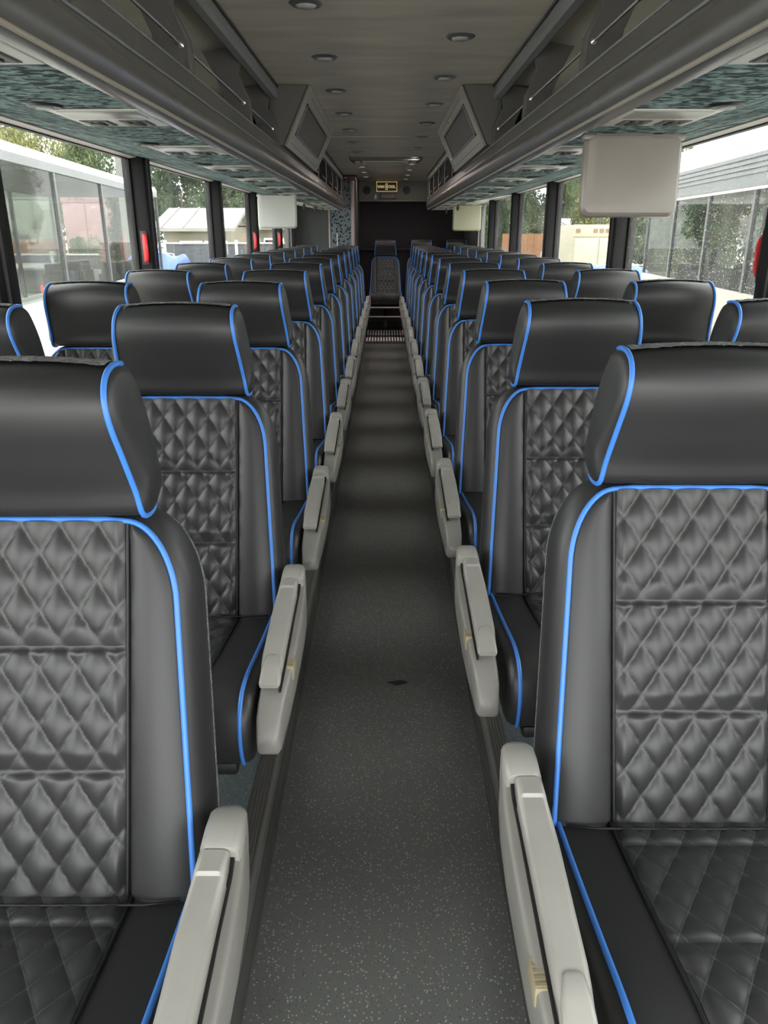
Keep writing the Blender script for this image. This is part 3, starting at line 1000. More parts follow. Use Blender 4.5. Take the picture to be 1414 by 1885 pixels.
# ================================================================== overhead racks
RY0, RY1 = -1.5, 10.80
LIPP = [(.600, 1.650), (.572, 1.650), (.553, 1.660), (.541, 1.680), (.537, 1.704), (.541, 1.726), (.551, 1.742), (.553, 1.752), (.551, 1.790), (.556, 1.797), (.570, 1.797), (.576, 1.788), (.578, 1.700), (.600, 1.690)]
BRK = {-1: [0.45, 1.48, 2.50, 3.52, 4.36], 1: [0.42, 1.44, 2.46, 3.43, 4.36]}
for sx in (-1, 1):
    desc = 'on the spotted bulkhead side' if sx < 0 else 'opposite the spotted bulkhead'
    rk = empty('overhead_rack', (0, 0, 0))
    tag(rk, 'dark grey overhead luggage rack with rounded lip ' + desc, 'luggage rack')
    def mk(m, name, material, parent=rk, **kw):
        if sx < 0: m.mirror()
        return m.build(name, material, parent, **kw)
    lip = mk(MB().prism(LIPP, RY0, RY1), 'lip', LIP, sharp=30)
    mk(MB().tube([(.556, RY0, 1.6565), (.556, RY1, 1.6565)], .005, 8), 'edge_bead', LIPTRIM, lip)
    mk(MB().tube([(.5535, RY0, 1.7955), (.5535, RY1, 1.7955)], .0035, 6), 'edge_bead', RAILGREY, lip)
    mk(MB().tube([(.545, RY0, 1.7385), (.545, RY1, 1.7385)], .0035, 6), 'edge_bead', RAILGREY, lip)
    # rounded end of the lip
    und = mk(MB().prism([(.59, ZU), (.84, ZU + .002), (WX - .03, ZW - .002), (WX - .03, ZW + .02), (.84, ZU + .024), (.59, ZU + .022)], RY0, RY1 + 0.1), 'underside_panel', STREAK, smooth=False)
    und['label'] = 'teal fabric with dark streaks'
    for yj in (0.35, 2.85, 5.35, 7.85):
        def uz(x):
            return ZU + .002 + max(0, x - .84) / (WX - .03 - .84) * (ZW - ZU - .004)
        mk(MB().prism([(.60, ZU - .0015), (.84, ZU + .0005), (WX - .04, uz(WX - .04) - .0015), (WX - .04, uz(WX - .04)), (.84, ZU + .002), (.60, ZU)], yj - .003, yj + .003), 'seam_strip', BLACKPL, und, smooth=False)
    # a long seam that runs with the rack towards its rear half
    mk(MB().prism([(1.02, uz(1.02) - .0016), (1.03, uz(1.03) - .0016), (1.03, uz(1.03)), (1.02, uz(1.02))], 2.6, RY1), 'seam_strip', RAILGREY, und, smooth=False)
    mk(MB().prism([(.60, ZU - .0018), (.84, ZU + .0002), (WX - .05, uz(WX - .05) - .0016), (WX - .05, uz(WX - .05)), (.84, ZU + .002), (.60, ZU)], 7.95, RY1 + .05), 'rear_sheen_sheet', PSUW, und, smooth=False)  # pale sheet put in for the grazing reflection on the rear underside
    mk(MB().prism([(.575, 1.735), (WX - .02, 1.775), (WX - .02, 1.785), (.575, 1.745)], RY0, RY1), 'shelf', RACKBACK, smooth=False)
    pr = smooth_path([(WX - .02, 1.78), (WX - .06, 1.90), (1.02, 2.01), (.80, 2.06), (.60, 2.075)], False, 5)
    prb = [(p[0], p[1]) for p in pr] + [(.60, 2.079), (WX - .005, 2.079), (WX - .005, 1.78)]
    mk(MB().prism(prb, RY0, RY1), 'lining', RACKBACK, sharp=50)
    for ra, rb_ in ((RY0, 4.386), (6.241, RY1)):
        rail = mk(MB().prism([(.556, 2.079), (.552, 2.03), (.558, 2.012), (.585, 2.010), (.602, 2.025), (.604, 2.079)], ra, rb_), 'rail', RAILGREY, smooth=False)
        mk(MB().tube([(.550, ra, 2.070), (.550, rb_, 2.070)], .005, 6), 'seal', BLACKPL, rail)
    # brackets and rods
    bp = [(.556, 1.797), (.560, 1.88), (.600, 1.965), (.585, 2.03), (.62, 2.074), (.74, 2.055), (.70, 1.98), (.665, 1.90), (.655, 1.80), (.66, 1.745), (.58, 1.745)]
    ys = BRK[sx]
    for y in ys:
        bk = mk(MB().prism(bp, y - .005, y + .005), 'bracket', RACKGREY, smooth=False)
        mk(MB().prism([(.552, 1.798), (.556, 1.882), (.597, 1.966), (.603, 1.962), (.566, 1.880), (.562, 1.798)], y - .018, y + .018), 'bracket_flange', RACKGREY, bk, smooth=False)
    for a, b in zip(ys[:-1], ys[1:]):
        rd = mk(MB().tube([(.582, a + .006, 1.872), (.582, b - .006, 1.872)], .0045, 8), 'rod', CHROMESOFT)
        mk(MB().disc((.582, b - .012, 1.872), .009, .006, 10, 'y'), 'rod_end', CHROME, rd)
    # dark netted compartments behind the air box
    for k in range(5):
        a = 6.30 + k * 0.90
        if a > 10.2: break
        b = min(a + 0.88, 10.78)
        d = mk(MB().box(.585, .60, a, b, 1.797, 2.012), 'bin_net', NETBLACK, smooth=False)
        mk(MB().tube([(.578, b - .02, 1.80), (.575, b - .02, 1.90), (.578, b - .02, 2.01)], .0045, 6), 'net_cord', PSUW, d)
        mk(MB().tube([(.578, a + .45, 1.862), (.576, b - .03, 1.850)], .004, 6), 'net_cord', PSUW, d)
        mk(MB().box(.575, .59, b, b + .02, 1.797, 2.012), 'divider', NETBLACK, smooth=False)
    # end cap
    mk(MB().prism([(.600, 1.650), (.553, 1.660), (.537, 1.704), (.551, 1.742), (.551, 1.797), (.555, 2.079), (WX - .03, 2.079), (WX - .03, ZW - .002)], RY1, RY1 + .03), 'end_cap', LIP, smooth=False)

    # air return box
    NB, FB = 4.40, 6.24
    ab = empty('air_return_box', (sx * .45, NB, 1.79))
    tag(ab, 'beige slanted air return box with mesh grille, ' + desc, 'air box')
    def mk2(m, name, material, parent=ab, **kw):
        m.v = [(sx * x - sx * .45, y - NB, z - 1.79) for x, y, z in m.v]
        if sx < 0: m.f = [f[::-1] for f in m.f]
        return m.build(name, material, parent, **kw)
    TI, BI = (.394, 2.078), (.530, 1.800)
    mk2(MB().prism([(.598, 2.0745), (.580, 2.078), TI, BI, (.552, 1.799), (.556, 1.86), (.598, 1.95)], NB, FB), 'body', BOXDARK, smooth=False)
    ex, ez = BI[0] - TI[0], BI[1] - TI[1]
    L_ = math.hypot(ex, ez); ex /= L_; ez /= L_
    nx, nz = ez, -ex      # towards the aisle
    if nx > 0: nx, nz = -nx, -nz
    def face(q0, q1, ya, yb, h0, h1):
        a = (TI[0] + ex * q0 * L_, TI[1] + ez * q0 * L_); b = (TI[0] + ex * q1 * L_, TI[1] + ez * q1 * L_)
        pol = [(a[0] + nx * h0, a[1] + nz * h0), (b[0] + nx * h0, b[1] + nz * h0), (b[0] + nx * h1, b[1] + nz * h1), (a[0] + nx * h1, a[1] + nz * h1)]
        return MB().prism(pol, ya, yb)
    fr = MB()
    for q0, q1, ya, yb in ((.0, .22, NB, FB), (.76, 1.0, NB, FB), (.22, .76, NB, 4.52), (.22, .76, 5.96, FB)):
        g = face(q0, q1, ya, yb, -.002, .012); fr.add(g.v, g.f)
    fpan = mk2(fr, 'front_panel', BEIGE, smooth=False)
    fr = MB()
    for q0, q1, ya, yb in ((.22, .25, 4.52, 5.96), (.73, .76, 4.52, 5.96), (.22, .76, 4.52, 4.56), (.22, .76, 5.92, 5.96)):
        g = face(q0, q1, ya, yb, -.002, .018); fr.add(g.v, g.f)
    mk2(fr, 'grille_frame', BOXDARK, fpan, smooth=False)
    mk2(face(.25, .73, 4.56, 5.92, -.004, .000), 'filter_mesh', BLACKPL, fpan, smooth=False)
    sl = MB()
    for k in range(46):
        ya = 4.57 + k * .0293
        g = face(.25, .73, ya, ya + .012, .0, .009); sl.add(g.v, g.f)
    g_ = mk2(sl, 'grille_slats', BOXDARK, fpan, smooth=False)
    g_['kind'] = 'stuff'
    gr = MB()
    for q0, q1, ya, yb in ((.10, .108, 4.60, 6.12), (.10, .90, 6.12, 6.128), (.90, .908, 4.48, 6.12)):
        g = face(q0, q1, ya, yb, .0118, .0128); gr.add(g.v, g.f)
    mk2(gr, 'panel_joint', BLACKPL, fpan, smooth=False)
    for q, ya in ((.13, 5.45), (.70, 6.10)):
        c = (TI[0] + ex * q * L_ + nx * .013, ya, TI[1] + ez * q * L_ + nz * .013)
        mk2(MB().disc(c, .008, .006, 10, 'x'), 'screw', CHROME, fpan)
    mk2(MB().prism([(.598, 2.0745), (.580, 2.078), (.40, 2.078), (.535, 1.80), (.553, 1.80), (.556, 1.86), (.575, 1.95)], NB - .012, NB), 'end_plate', BOXDARK, smooth=False)
    mk2(face(0.0, 1.0, NB - .014, NB + .045, .008, .016), 'corner_trim', BEIGE, smooth=False)

    # passenger service units let into the underside
    tilt = 0.0
    for k in range(11):
        y = 1.24 + .826 * k
        u = empty('service_panel', (sx * .6005, y, ZU + .0001 if y < 7.6 else ZU - .0017))
        u.rotation_euler = (0, -sx * tilt, 0)
        rear = 'rear wall'
        tag(u, 'pale overhead lamp and vent panel, %s from the front %s' % (ORD[k], desc), 'vent panel', 'service panels under the rack ' + desc)
        def mk3(m, name, material, parent=u, **kw):
            if sx < 0: m.mirror()
            return m.build(name, material, parent, **kw)
        if 'plate' not in SEAT_MESH or True:
            mk3(MB().box(.0, .225, .0, .29, -.004, .0, .0015), 'plate', PSUW)
            mk3(MB().box(.012, .205, .012, .135, -.0055, -.003, .001), 'lens_strip', PSULENS)
            for x0 in (.03, .135):
                v = mk3(MB().box(x0, x0 + .075, .175, .268, -.0055, -.0035), 'air_vent', BLACKPL, smooth=False)
                mk3(MB().box(x0 + .02, x0 + .055, .205, .245, -.010, -.005, .002), 'nozzle', BLACKPL, v)
                for j in range(3):
                    mk3(MB().box(x0 + .004 + j * .026, x0 + .016 + j * .026, .180, .262, -.0070, -.0055), 'vane', RISER, v, smooth=False)
            s_ = mk3(MB().disc((.205, -.05, -.005), .038, .005, 20, 'z', .042), 'reading_lamp', BLACKPL)
            mk3(MB().disc((.205, -.05, -.008), .020, .004, 14), 'lamp_ring', RAILGREY, s_)

# ceiling spot lamps
for i, (x, y0, n) in enumerate(((-.262, 2.93, 11), (.288, 3.38, 11))):
    side = 'on the bulkhead side' if x < 0 else 'opposite the bulkhead side'
    for k in range(-1, n):
        y = y0 + .818 * k
        if y > 11.6: continue
        if 6.9 < y < 7.0: pass
        l_ = empty('ceiling_spot', (x, y, CZ))
        tag(l_, 'small round chrome ceiling lamp, %s of its row %s' % (ORD[k + 1], side), 'ceiling lamp', 'ceiling lamps ' + side)
        MB().disc((0, 0, -.008), .048, .008, 24, 'z', .058).build('ring', CHROMESOFT, l_)
        MB().disc((0, 0, -.013), .028, .006, 20, 'z', .036).build('lens', LENSFILL if y > 8.2 else LENS, l_)
        if y > 8.2:          # unlit lamps given an added faint glow to brighten the rear
            ld = bpy.data.lights.new('rear_fill_glow', 'AREA')
            ld.shape = 'DISK'; ld.size = .05; ld.energy = 0.65; ld.color = (1.0, .80, .74)
            lo = bpy.data.objects.new('rear_fill_glow', ld); COL.objects.link(lo)
            lo.parent = l_; lo.location = (0, 0, -.016)

# ceiling hatch
hz = empty('ceiling_vent', (0, 8.35, CZ))
tag(hz, 'long grey ceiling vent plate ahead of the rear header', 'vent')
MB().prism([(-.37, 0), (-.335, -.03), (.335, -.03), (.37, 0)], 0, .42).build('plate', HEADER, hz, smooth=False)
MB().box(-.24, .24, .05, .34, -.040, -.029, .006).build('cover', RACKBACK, hz)
for s in (-1, 1):
    MB().box(s * .285 - .03, s * .285 + .03, .10, .30, -.040, -.029, .008).build('end_knob', RACKBACK, hz)
MB().box(-.20, .20, .15, .17, -.043, -.040).build('slot', BLACKPL, hz, smooth=False)

# maker's sign on the header
sg = empty('header_sign', (0.02, 12.16, CAMZ + .635))
tag(sg, 'black plate with gold border and gold lettering on the rear header', 'sign')
MB().box(-.155, .155, -.012, 0, -.07, .07).build('plate', BLACKPL, sg, smooth=False)
fr = MB()
for a, b, c_, d in ((-.152, .152, .059, .067), (-.152, .152, -.067, -.059), (-.152, -.144, -.067, .067), (.144, .152, -.067, .067)):
    fr.box(a, b, -.015, -.012, c_, d)
fr.build('border', GOLD, sg, smooth=False)


def text(body, size, loc, parent, name, material, align='LEFT', bold=0.0):
    cu = bpy.data.curves.new(name, 'FONT')
    cu.body = body; cu.size = size; cu.align_x = align; cu.extrude = .001; cu.offset = bold
    t = bpy.data.objects.new(name, cu)
    COL.objects.link(t)
    dg = bpy.context.evaluated_depsgraph_get()
    me = bpy.data.meshes.new_from_object(t.evaluated_get(dg))
    bpy.data.objects.remove(t, do_unlink=True)
    me.materials.clear(); me.materials.append(material)
    q = link(name, me, parent, loc)
    q.rotation_euler = (R(90), 0, 0)
    return q


text('VAN', .050, (-.137, -.014, -.017), sg, 'lettering', GOLD, bold=.0022)
text('OOL', .050, (.020, -.014, -.017), sg, 'lettering', GOLD, bold=.0022)
hm = MB()
for x in (-.018, .002):
    hm.box(x, x + .010, -.016, -.012, -.046, .046)
hm.box(-.018, .012, -.0155, -.012, -.007, .007)
hm.build('letter_mark', GOLD, sg, smooth=False)
ds = empty('clock_display', (0.035, 12.16, CAMZ + .505))
tag(ds, 'dull red rectangular display below the gold bordered plate', 'display')
MB().box(-.11, .11, -.02, 0, -.035, .035, .006).build('case', MAROON, ds)
MB().box(-.10, .10, -.023, -.019, -.027, .027).build('screen', DISPLAY, ds, smooth=False)
sk = empty('exit_sticker', (-.145, 12.158, CAMZ + .50))
tag(sk, 'small white symbol sticker beside the dull red display', 'sticker')
MB().prism([(-.006, .03), (-.012, .02), (-.012, .012), (-.022, -.006), (-.012, -.004), (-.016, -.032), (.0, -.034), (.018, -.030), (.010, -.004), (.022, -.006), (.012, .012), (.012, .022), (.006, .03)], -.003, 0).build('symbol', WHITE, sk, smooth=False)

# ================================================================== flip-down screens
def screen(name, x0, x1, y, ztop, h, material, label, tiltdeg=4):
    t = empty(name, ((x0 + x1) / 2, y, ztop))
    t.rotation_euler = (R(-tiltdeg), 0, 0)
    tag(t, label, 'screen')
    w = (x1 - x0) / 2
    # rounded plate: outline lofted through its thickness
    def outline(inset, yy, r):
        pts = []
        for cx, cz, a0 in ((w - r - inset, -.006 - r - inset * .2, 0), (-w + r + inset, -.006 - r - inset * .2, 90), (-w + r + inset, -h + r + inset, 180), (w - r - inset, -h + r + inset, 270)):
            rr = r
            for k in range(6):
                a = R(a0 + 18 * k)
                pts.append((cx + rr * math.cos(a), yy, cz + rr * math.sin(a)))
        return pts
    m = MB().rings([outline(.03, -.026, .012), outline(.012, -.024, .018), outline(.003, -.015, .024), outline(0, -.002, .026), outline(.0, .010, .026), outline(.01, .018, .02)])
    m.build('shell', material, t, sharp=35)
    MB().box(-w + .02, w - .02, .0185, .022, -h + .03, -.03).build('display', BLACKPL, t, smooth=False)
    MB().box(-w - .004, w + .004, -.02, .02, -.015, .001, .004).build('hinge_bar', material, t)
    MB().box(-w + .03, w - .10, -.03, .03, -.004, .0035, .001).build('mount', RACKGREY, t)
    return t


def uz_at(x):
    return ZU + .002 + max(0, abs(x) - .84) / (WX - .03 - .84) * (ZW - ZU - .004)


screen('flip_down_screen', .612, .915, 2.60, uz_at(.70) - .003, .236, TVGREY, 'warm grey back of a large flip-down screen between the rain-spotted window and its pillar')
screen('flip_down_screen', -1.018, -.708, 6.53, uz_at(.75) - .003, .250, TVPALE, 'pale grey back of a flip-down screen on the spotted bulkhead side', 3)
screen('flip_down_screen', .74, 1.05, 8.95, uz_at(.78) - .004, .262, TVOLIVE, 'olive beige back of a flip-down screen near the rear bench', 2)

# small coat hooks under the rear racks
for i, (x, y) in enumerate(((-.80, 8.05), (-.76, 8.9), (-.74, 9.7), (.76, 8.6), (.735, 9.9))):
    h_ = empty('coat_hook', (x, y, uz_at(x)))
    tag(h_, 'small black coat hook hanging under the rack %s' % (['beside the pale screen', 'midway between the pale screen and the bulkhead', 'next to the spotted bulkhead', 'just ahead of the olive screen', 'behind the olive screen'][i]), 'hook')
    MB().disc((0, 0, -.006), .012, .006, 12).build('base', BLACKPL, h_)
    MB().rings([[(r_ * math.cos(a), r_ * math.sin(a) * .4, z) for a in [2 * PI * k / 8 for k in range(8)]] for r_, z in ((.003, -.004), (.006, -.02), (.017, -.04), (.013, -.055), (.002, -.072))]).build('hook', BLACKPL, h_)

# emergency handles on the pillars
for sx, y, lab in ((-1, 4.11, 'red emergency handle on the pillar beside the blue tarp'), (-1, 7.52, 'red emergency handle on the pillar right behind the pale flip-down screen'), (-1, 9.22, 'red emergency handle on the last pillar before the dark bulkhead'), (1, 2.46, 'red emergency handle on the pillar of the rain-spotted window')):
    dy = -1 if sx < 0 else 1            # which side face of the pillar carries it
    e_ = empty('emergency_handle', (sx * (WX - .045), y + (-.078 if sx < 0 else .088), 1.23))
    e_.scale = (.8, .8, .76)
    tag(e_, lab, 'handle', 'red emergency handles on the pillars')
    path = smooth_path([(0, dy * .006, .0), (-sx * .010, dy * .022, .02), (-sx * .014, dy * .034, .09), (-sx * .010, dy * .022, .16), (0, dy * .006, .18)], False, 5)
    rings = []
    for i, p in enumerate(path):
        t = i / (len(path) - 1)
        wd = .010 + .006 * math.sin(PI * t)
        rings.append([(p[0] + wd * math.sin(a), p[1] + .006 * math.cos(a), p[2]) for a in [2 * PI * k / 10 for k in range(10)]])
    MB().rings(rings).build('grip', RED, e_)
    MB().box(-.022, .022, min(0, dy * .006), max(0, dy * .006), -.015, .195, .002).build('mount_plate', BLACKPL, e_)
    if sx > 0:
        for k in range(4):
            z = .035 + k * .036
            MB().box(-.0305, -.010, dy * .030, dy * .0408, z, z + .014).build('white_stripe', WHITE, e_, smooth=False)
# small notice stickers on the glass
for sx, y, z, lab in ((-1, 3.92, .985, 'small dark notice stuck on the glass beside the blue tarp'), (1, 2.66, .97, 'small framed notice stuck on the rain-spotted glass')):
    s_ = empty('window_notice', (sx * (WX - .006), y, z))
    tag(s_, lab, 'notice')
    MB().box(-.0015, .0015, -.035, .035, -.07, .07).build('sheet', PILLAR2 if sx < 0 else RAILGREY, s_, smooth=False)
    MB().box(-sx * .0015 - .001, -sx * .0015 + .001, -.035, .035, .052, .066).build('heading', MAROON, s_, smooth=False)

# ================================================================== outdoors
GZ = -1.15
o = MB().box(-90, 90, -40, 140, GZ - .2, GZ).build('ground', GROUND, smooth=False)
struct(o, 'pale bright gravel yard outside the windows', 'ground')


def coach_outside(name, p0, ang, length, sx, label, ribbed):
    """a parked coach; local y runs along it, local x away from us (times sx)"""
    t = empty(name, (p0[0], p0[1], GZ), ang)
    tag(t, label, 'coach')
    W = 2.5
    zs, zw = .52 - GZ, (2.16 if not ribbed else 1.96) - GZ
    zf = zs if ribbed else 1.22      # the far side is glazed lower down
    def mk(m, n_, material, parent=t, **kw):
        if sx < 0: m.mirror()
        return m.build(n_, material, parent, **kw)
    lb = MB().prism([(0.0, .35), (.03, .30), (W - .03, .30), (W, .35), (W, zf), (W - .06, zf), (W - .06, 1.15), (.06, 1.15), (.06, zs), (0, zs)], 0, length)
    lb.box(0, W, -.05, 0.0, .3, 1.5).box(0, W, length, length + .05, .3, zs)
    body = mk(lb, 'lower_body', BUSBEIGE if ribbed else BUSWHITE, sharp=30)
    # roof with rounded shoulders
    zt = (2.84 if ribbed else 2.40) - GZ
    zr = 2.44 - GZ if ribbed else zw + .10
    rp = [(.0, zr), (.0, zt - .10), (.03, zt - .02), (.25, zt + .05), (W - .25, zt + .05), (W - .03, zt - .02), (W, zt - .10), (W, zr)]
    roof = mk(MB().prism(rp, -.05, length + .05), 'roof', BUSWHITE, sharp=50)
    if ribbed:
        mk(MB().box(-.015, W + .015, 0, length, zw + .04, 2.45 - GZ), 'cant_rail', BUSGREY, smooth=False)
        for k in range(4):
            z = zw + .21 + k * .072
            mk(MB().box(-.04, -.01, 0, length, z, z + .045), 'cant_rib', BUSGREY, smooth=False)
        mk(MB().box(-.03, -.005, 0, length, zw - .01, zw + .03), 'cant_rib', EDGEPINK, smooth=False)
    mk(MB().box(-.01, W + .01, 0, length, zw, zw + .11), 'window_header', BUSGREY, smooth=False)
    nb = int(length / (2.7 if not ribbed else 2.1))
    L = length / nb
    for k in range(nb + 1):
        y = k * L
        for x0, x1 in ((.0, .06), (W - .06, W)):
            mk(MB().box(x0, x1, max(0, y - .045), min(length, y + .045), zs if x0 < 1 else zf, zw), 'window_post', BUSDARK, smooth=False)
    for k in range(nb):
        for x in (.03, W - .03):
            mk(MB().box(x - .004, x + .004, k * L + .06, (k + 1) * L - .06, zs if x < 1 else zf, zw), 'pane', BUSGLASS, smooth=False)
    # seats inside: rounded headrests on backs
    n_ = int(length / .85)
    for k in range(0 if ribbed else 12, n_):
        for x in (.45, W - .45 - .45 + .0):
            m = MB().box(x, x + .42, k * .85 + .5, k * .85 + .60, 1.15, zs + .04, .04).box(x + .06, x + .36, k * .85 + .52, k * .85 + .62, zs - .02, zs + .24, .045)
            mk(m, 'passenger_seat', BUSDARK, smooth=True)
    for y in (1.9, length - 2.2):
        for x in (.02, W - .32):
            mk(MB().disc((x, y, .5), .5, .28, 24, 'x'), 'wheel', TYRE)
    return t


aL = math.atan(.105)
yL = 6.2
coach_outside('parked_coach', (-3.42 - .105 * yL, yL, 0), aL, 13.6, -1, 'white roofed coach parked alongside the windows on the spotted bulkhead side', False)
aR = -math.atan(.083)
yR = 5.6
coach_outside('parked_coach', (4.34 + .083 * yR, yR, 0), aR, 12.6, 1, 'coach with grey ribbed roof edge parked beyond the rain-spotted window', True)


def box_truck(px0, px1, ptop, d, material, label, hgt, lights, back=5.0, zb=-.1):
    a, b = at(px0, ptop, d), at(px1, ptop, d)
    t = empty('box_truck', ((a.x + b.x) / 2, d, GZ))
    tag(t, label, 'truck')
    w = (b.x - a.x) / 2
    zt = a.z - GZ; z0 = zb - GZ
    MB().box(-w, w, 0, back, z0, zt, .05).build('cargo_box', material, t)
    MB().box(-w - .02, w + .02, -.03, .06, zt - .42, zt + .01, .02).build('top_header', material, t)
    for s in (-1, 1):
        MB().box(s * w / 2 - w / 2 + .04, s * w / 2 + w / 2 - .04, -.045, 0, z0 + .1, zt - .46, .01).build('rear_door', material, t)
    for q in lights:
        MB().box(q * w - .08, q * w + .08, -.05, -.02, zt - .27, zt - .13).build('marker_lamp', AMBER, t, smooth=False)
    MB().box(-w * .8, w * .8, .1, back, .55, z0).build('chassis', BUSDARK, t, smooth=False)
    for s in (-1, 1):
        MB().disc((s * w * .8 - .15, 1.0, .5), .5, .3, 20, 'x').build('wheel', TYRE, t)
    MB().box(-w * .9, w * .9, back + .1, back + 2.0, .5, zt * .62, .15).build('cab', material, t)
    return t


box_truck(110, 196, 357, 42, PINKBOX, 'pale pink box truck with marker lamps seen through the white roofed coach', 0, (-.62, -.36, -.1, .72))
pale_truck = box_truck(10, 98, 347, 33, PALEBOX, 'pale green grey box truck beside the pink one', 0, (), 5)
pale_truck.rotation_euler.z = R(22)      # parked askew, clear of the pink one
box_truck(1058, 1150, 414, 30, CREAMBOX, 'cream box truck with marker lamps beyond the side windows', 0, (-.85, -.15, .1, .35), 5.0, -.2)


def fence(p0, p1, h, material, label, post=None, bw=.30):
    p0, p1 = Vector(p0), Vector(p1)
    dv = p1 - p0; L = dv.length
    t = empty('board_fence', (p0.x, p0.y, GZ), math.atan2(dv.y, dv.x))
    tag(t, label, 'fence')
    n = int(L / bw)
    bm_ = MB().box(0, bw - .015, -.012, .012, .05, h).mesh('board', material, smooth=False)
    for k in range(n):
        link('board', bm_, t, (k * bw, random.uniform(-.006, .006), random.uniform(-.02, .02)))
    MB().box(0, n * bw, .012, .06, h * .25, h * .25 + .09).build('cross_rail', material, t, smooth=False)
    MB().box(0, n * bw, .012, .06, h * .8, h * .8 + .09).build('cross_rail', material, t, smooth=False)
    if post:
        MB().box(-.03, n * bw + .03, -.05, .07, h, h + .05).build('top_cap', post, t, smooth=False)
        k = 0
        while k * 2.4 < L:
            MB().box(k * 2.4 - .05, k * 2.4 + .05, -.04, .10, 0, h + .12).build('post', post, t, smooth=False)
            k += 1
    return t


a, b = at(-40, 440, 28), at(120, 440, 28)
fence((a.x, 28, 0), (b.x, 28, 0), a.z - GZ, BROWNW, 'orange brown board fence in front of the pale box truck')
a, b = at(-40, 470, 26.2), at(195, 470, 26.2)
fence((a.x, 26.2, 0), (b.x, 26.2, 0), a.z - GZ, DARKFENCE, 'charcoal board fence behind the silver car', FENCEWHITE)
a, b = at(303, 449, 27), at(545, 449, 27)
fence((a.x, 27, 0), (b.x, 27, 0), a.z - GZ, DARKFENCE, 'charcoal board fence in front of the cream house', FENCEWHITE)
a, b = at(925, 430, 38), at(1075, 430, 38)
fence((a.x, 38, 0), (b.x, 38, 0), a.z - GZ, BROWNW, 'orange brown board fence beside the cream box truck')


def house(px0, px1, peave, pridge, d, depth, wallm, roofm, label, over=.4):
    a, b = at(px0, peave, d), at(px1, peave, d)
    r = at(px0, pridge, d)
    t = empty('house', (a.x, d, GZ))
    tag(t, label, 'house')
    W = b.x - a.x; he = a.z - GZ; hr = r.z - GZ
    MB().box(0, W, 0, depth, 0, he).build('wall', wallm, t, smooth=False)
    n = int(he / .18)
    bm_ = MB().prism([(-.03, 0), (0, 0), (0, .17), (-.008, .17)], 0, W, 'x').mesh('siding_board', wallm, smooth=False)
    for k in range(n):
        link('siding_board', bm_, t, (0, 0, k * .18))
    ym = depth / 2
    zo = he - over * (hr - he) / ym
    rf = MB().prism([(-over, zo), (ym, hr), (depth + over, zo), (depth + over, zo - .12), (ym, hr - .12), (-over, zo - .12)], -over, W + over, 'x').build('roof', roofm, t, smooth=False)
    for g in (0, W - .1):
        MB().prism([(0, he - .05), (ym, hr - .1), (depth, he - .05)], g, g + .1, 'x').build('gable', wallm, t, smooth=False)
    for k in range(int(W / .8)):
        MB().prism([(-over - .01, zo + .01), (ym, hr + .012), (ym, hr + .04), (-over - .01, zo + .04)], k * .8, k * .8 + .05, 'x').build('roof_seam', roofm, rf, smooth=False)
    for wx in (W * .25, W * .62):
        w_ = MB().box(wx, wx + .9, -.05, 0, he * .42, he * .80).build('window_frame', WHITE, t, smooth=False)
        MB().box(wx + .06, wx + .84, -.06, -.05, he * .45, he * .77).build('window_pane', CARGLASS, w_, smooth=False)
    return t


house(300, 415, 414, 379, 30, 5, SIDING, ROOFW, 'cream sided house with pale sheet roof behind the charcoal fence')
house(410, 530, 413, 385, 36.5, 5, SIDING, ROOFW, 'low cream sided house with pale roof next to the taller one')
house(1010, 1075, 412, 400, 44, 6, BROWNW, ROOFW, 'brown walled house with white roof behind the cream box truck')
house(1262, 1360, 400, 366, 42, 6, SIDING, ROOFB, 'cream house with brown roof beyond the ribbed roof coach')
house(872, 902, 425, 405, 52, 6, PINKBOX, ROOFW, 'pink walled house with white roof far behind the rearmost window')


def tarp_heap(px0, px1, ptop, d, label, depth=4.2):
    a, b = at(px0, ptop, d), at(px1, ptop, d)
    t = empty('tarp_covered_car', ((a.x + b.x) / 2, d, GZ))
    tag(t, label, 'tarp')
    w = (b.x - a.x) / 2; h = a.z - GZ
    rows = []
    rr = random.Random(int(px0))
    for i in range(29):
        v = i / 28
        row = []
        for j in range(33):
            u = -1 + 2 * j / 32
            # car-like section: skirts, shoulders, raised cabin
            e = min(1, (1 - abs(u)) * 4.5) ** .6
            f = min(1, min(v, 1 - v) * 6) ** .6
            hh = h * (.62 + .38 * max(0, math.sin(PI * min(1, max(0, (v - .12) / .7)))) ** .5 * (1 - .25 * u * u))
            z = hh * min(e, f) * (1 + .03 * math.sin(7 * u + 3 * v) + .02 * math.sin(17 * v + 5 * u)) + rr.uniform(-.008, .008)
            row.append((u * w * (1 + .04 * (1 - e)), v * depth, max(0.01, z)))
        rows.append(row)
    MB().grid(rows).build('tarp', TARP, t, sharp=None)
    MB().tube([(-w * .98, depth * .33, h * .35), (-w * .7, depth * .33, h * .97), (0, depth * .33, h * 1.01), (w * .7, depth * .33, h * .97), (w * .98, depth * .33, h * .35)], .02, 6).build('strap', WHITE, t)
    return t


tarp_heap(196, 312, 466, 22, 'bright blue tarp over a parked car beside the red handled pillar')
tarp_heap(1105, 1235, 489, 22, 'bright blue tarp over a parked car beyond the rain-spotted window')

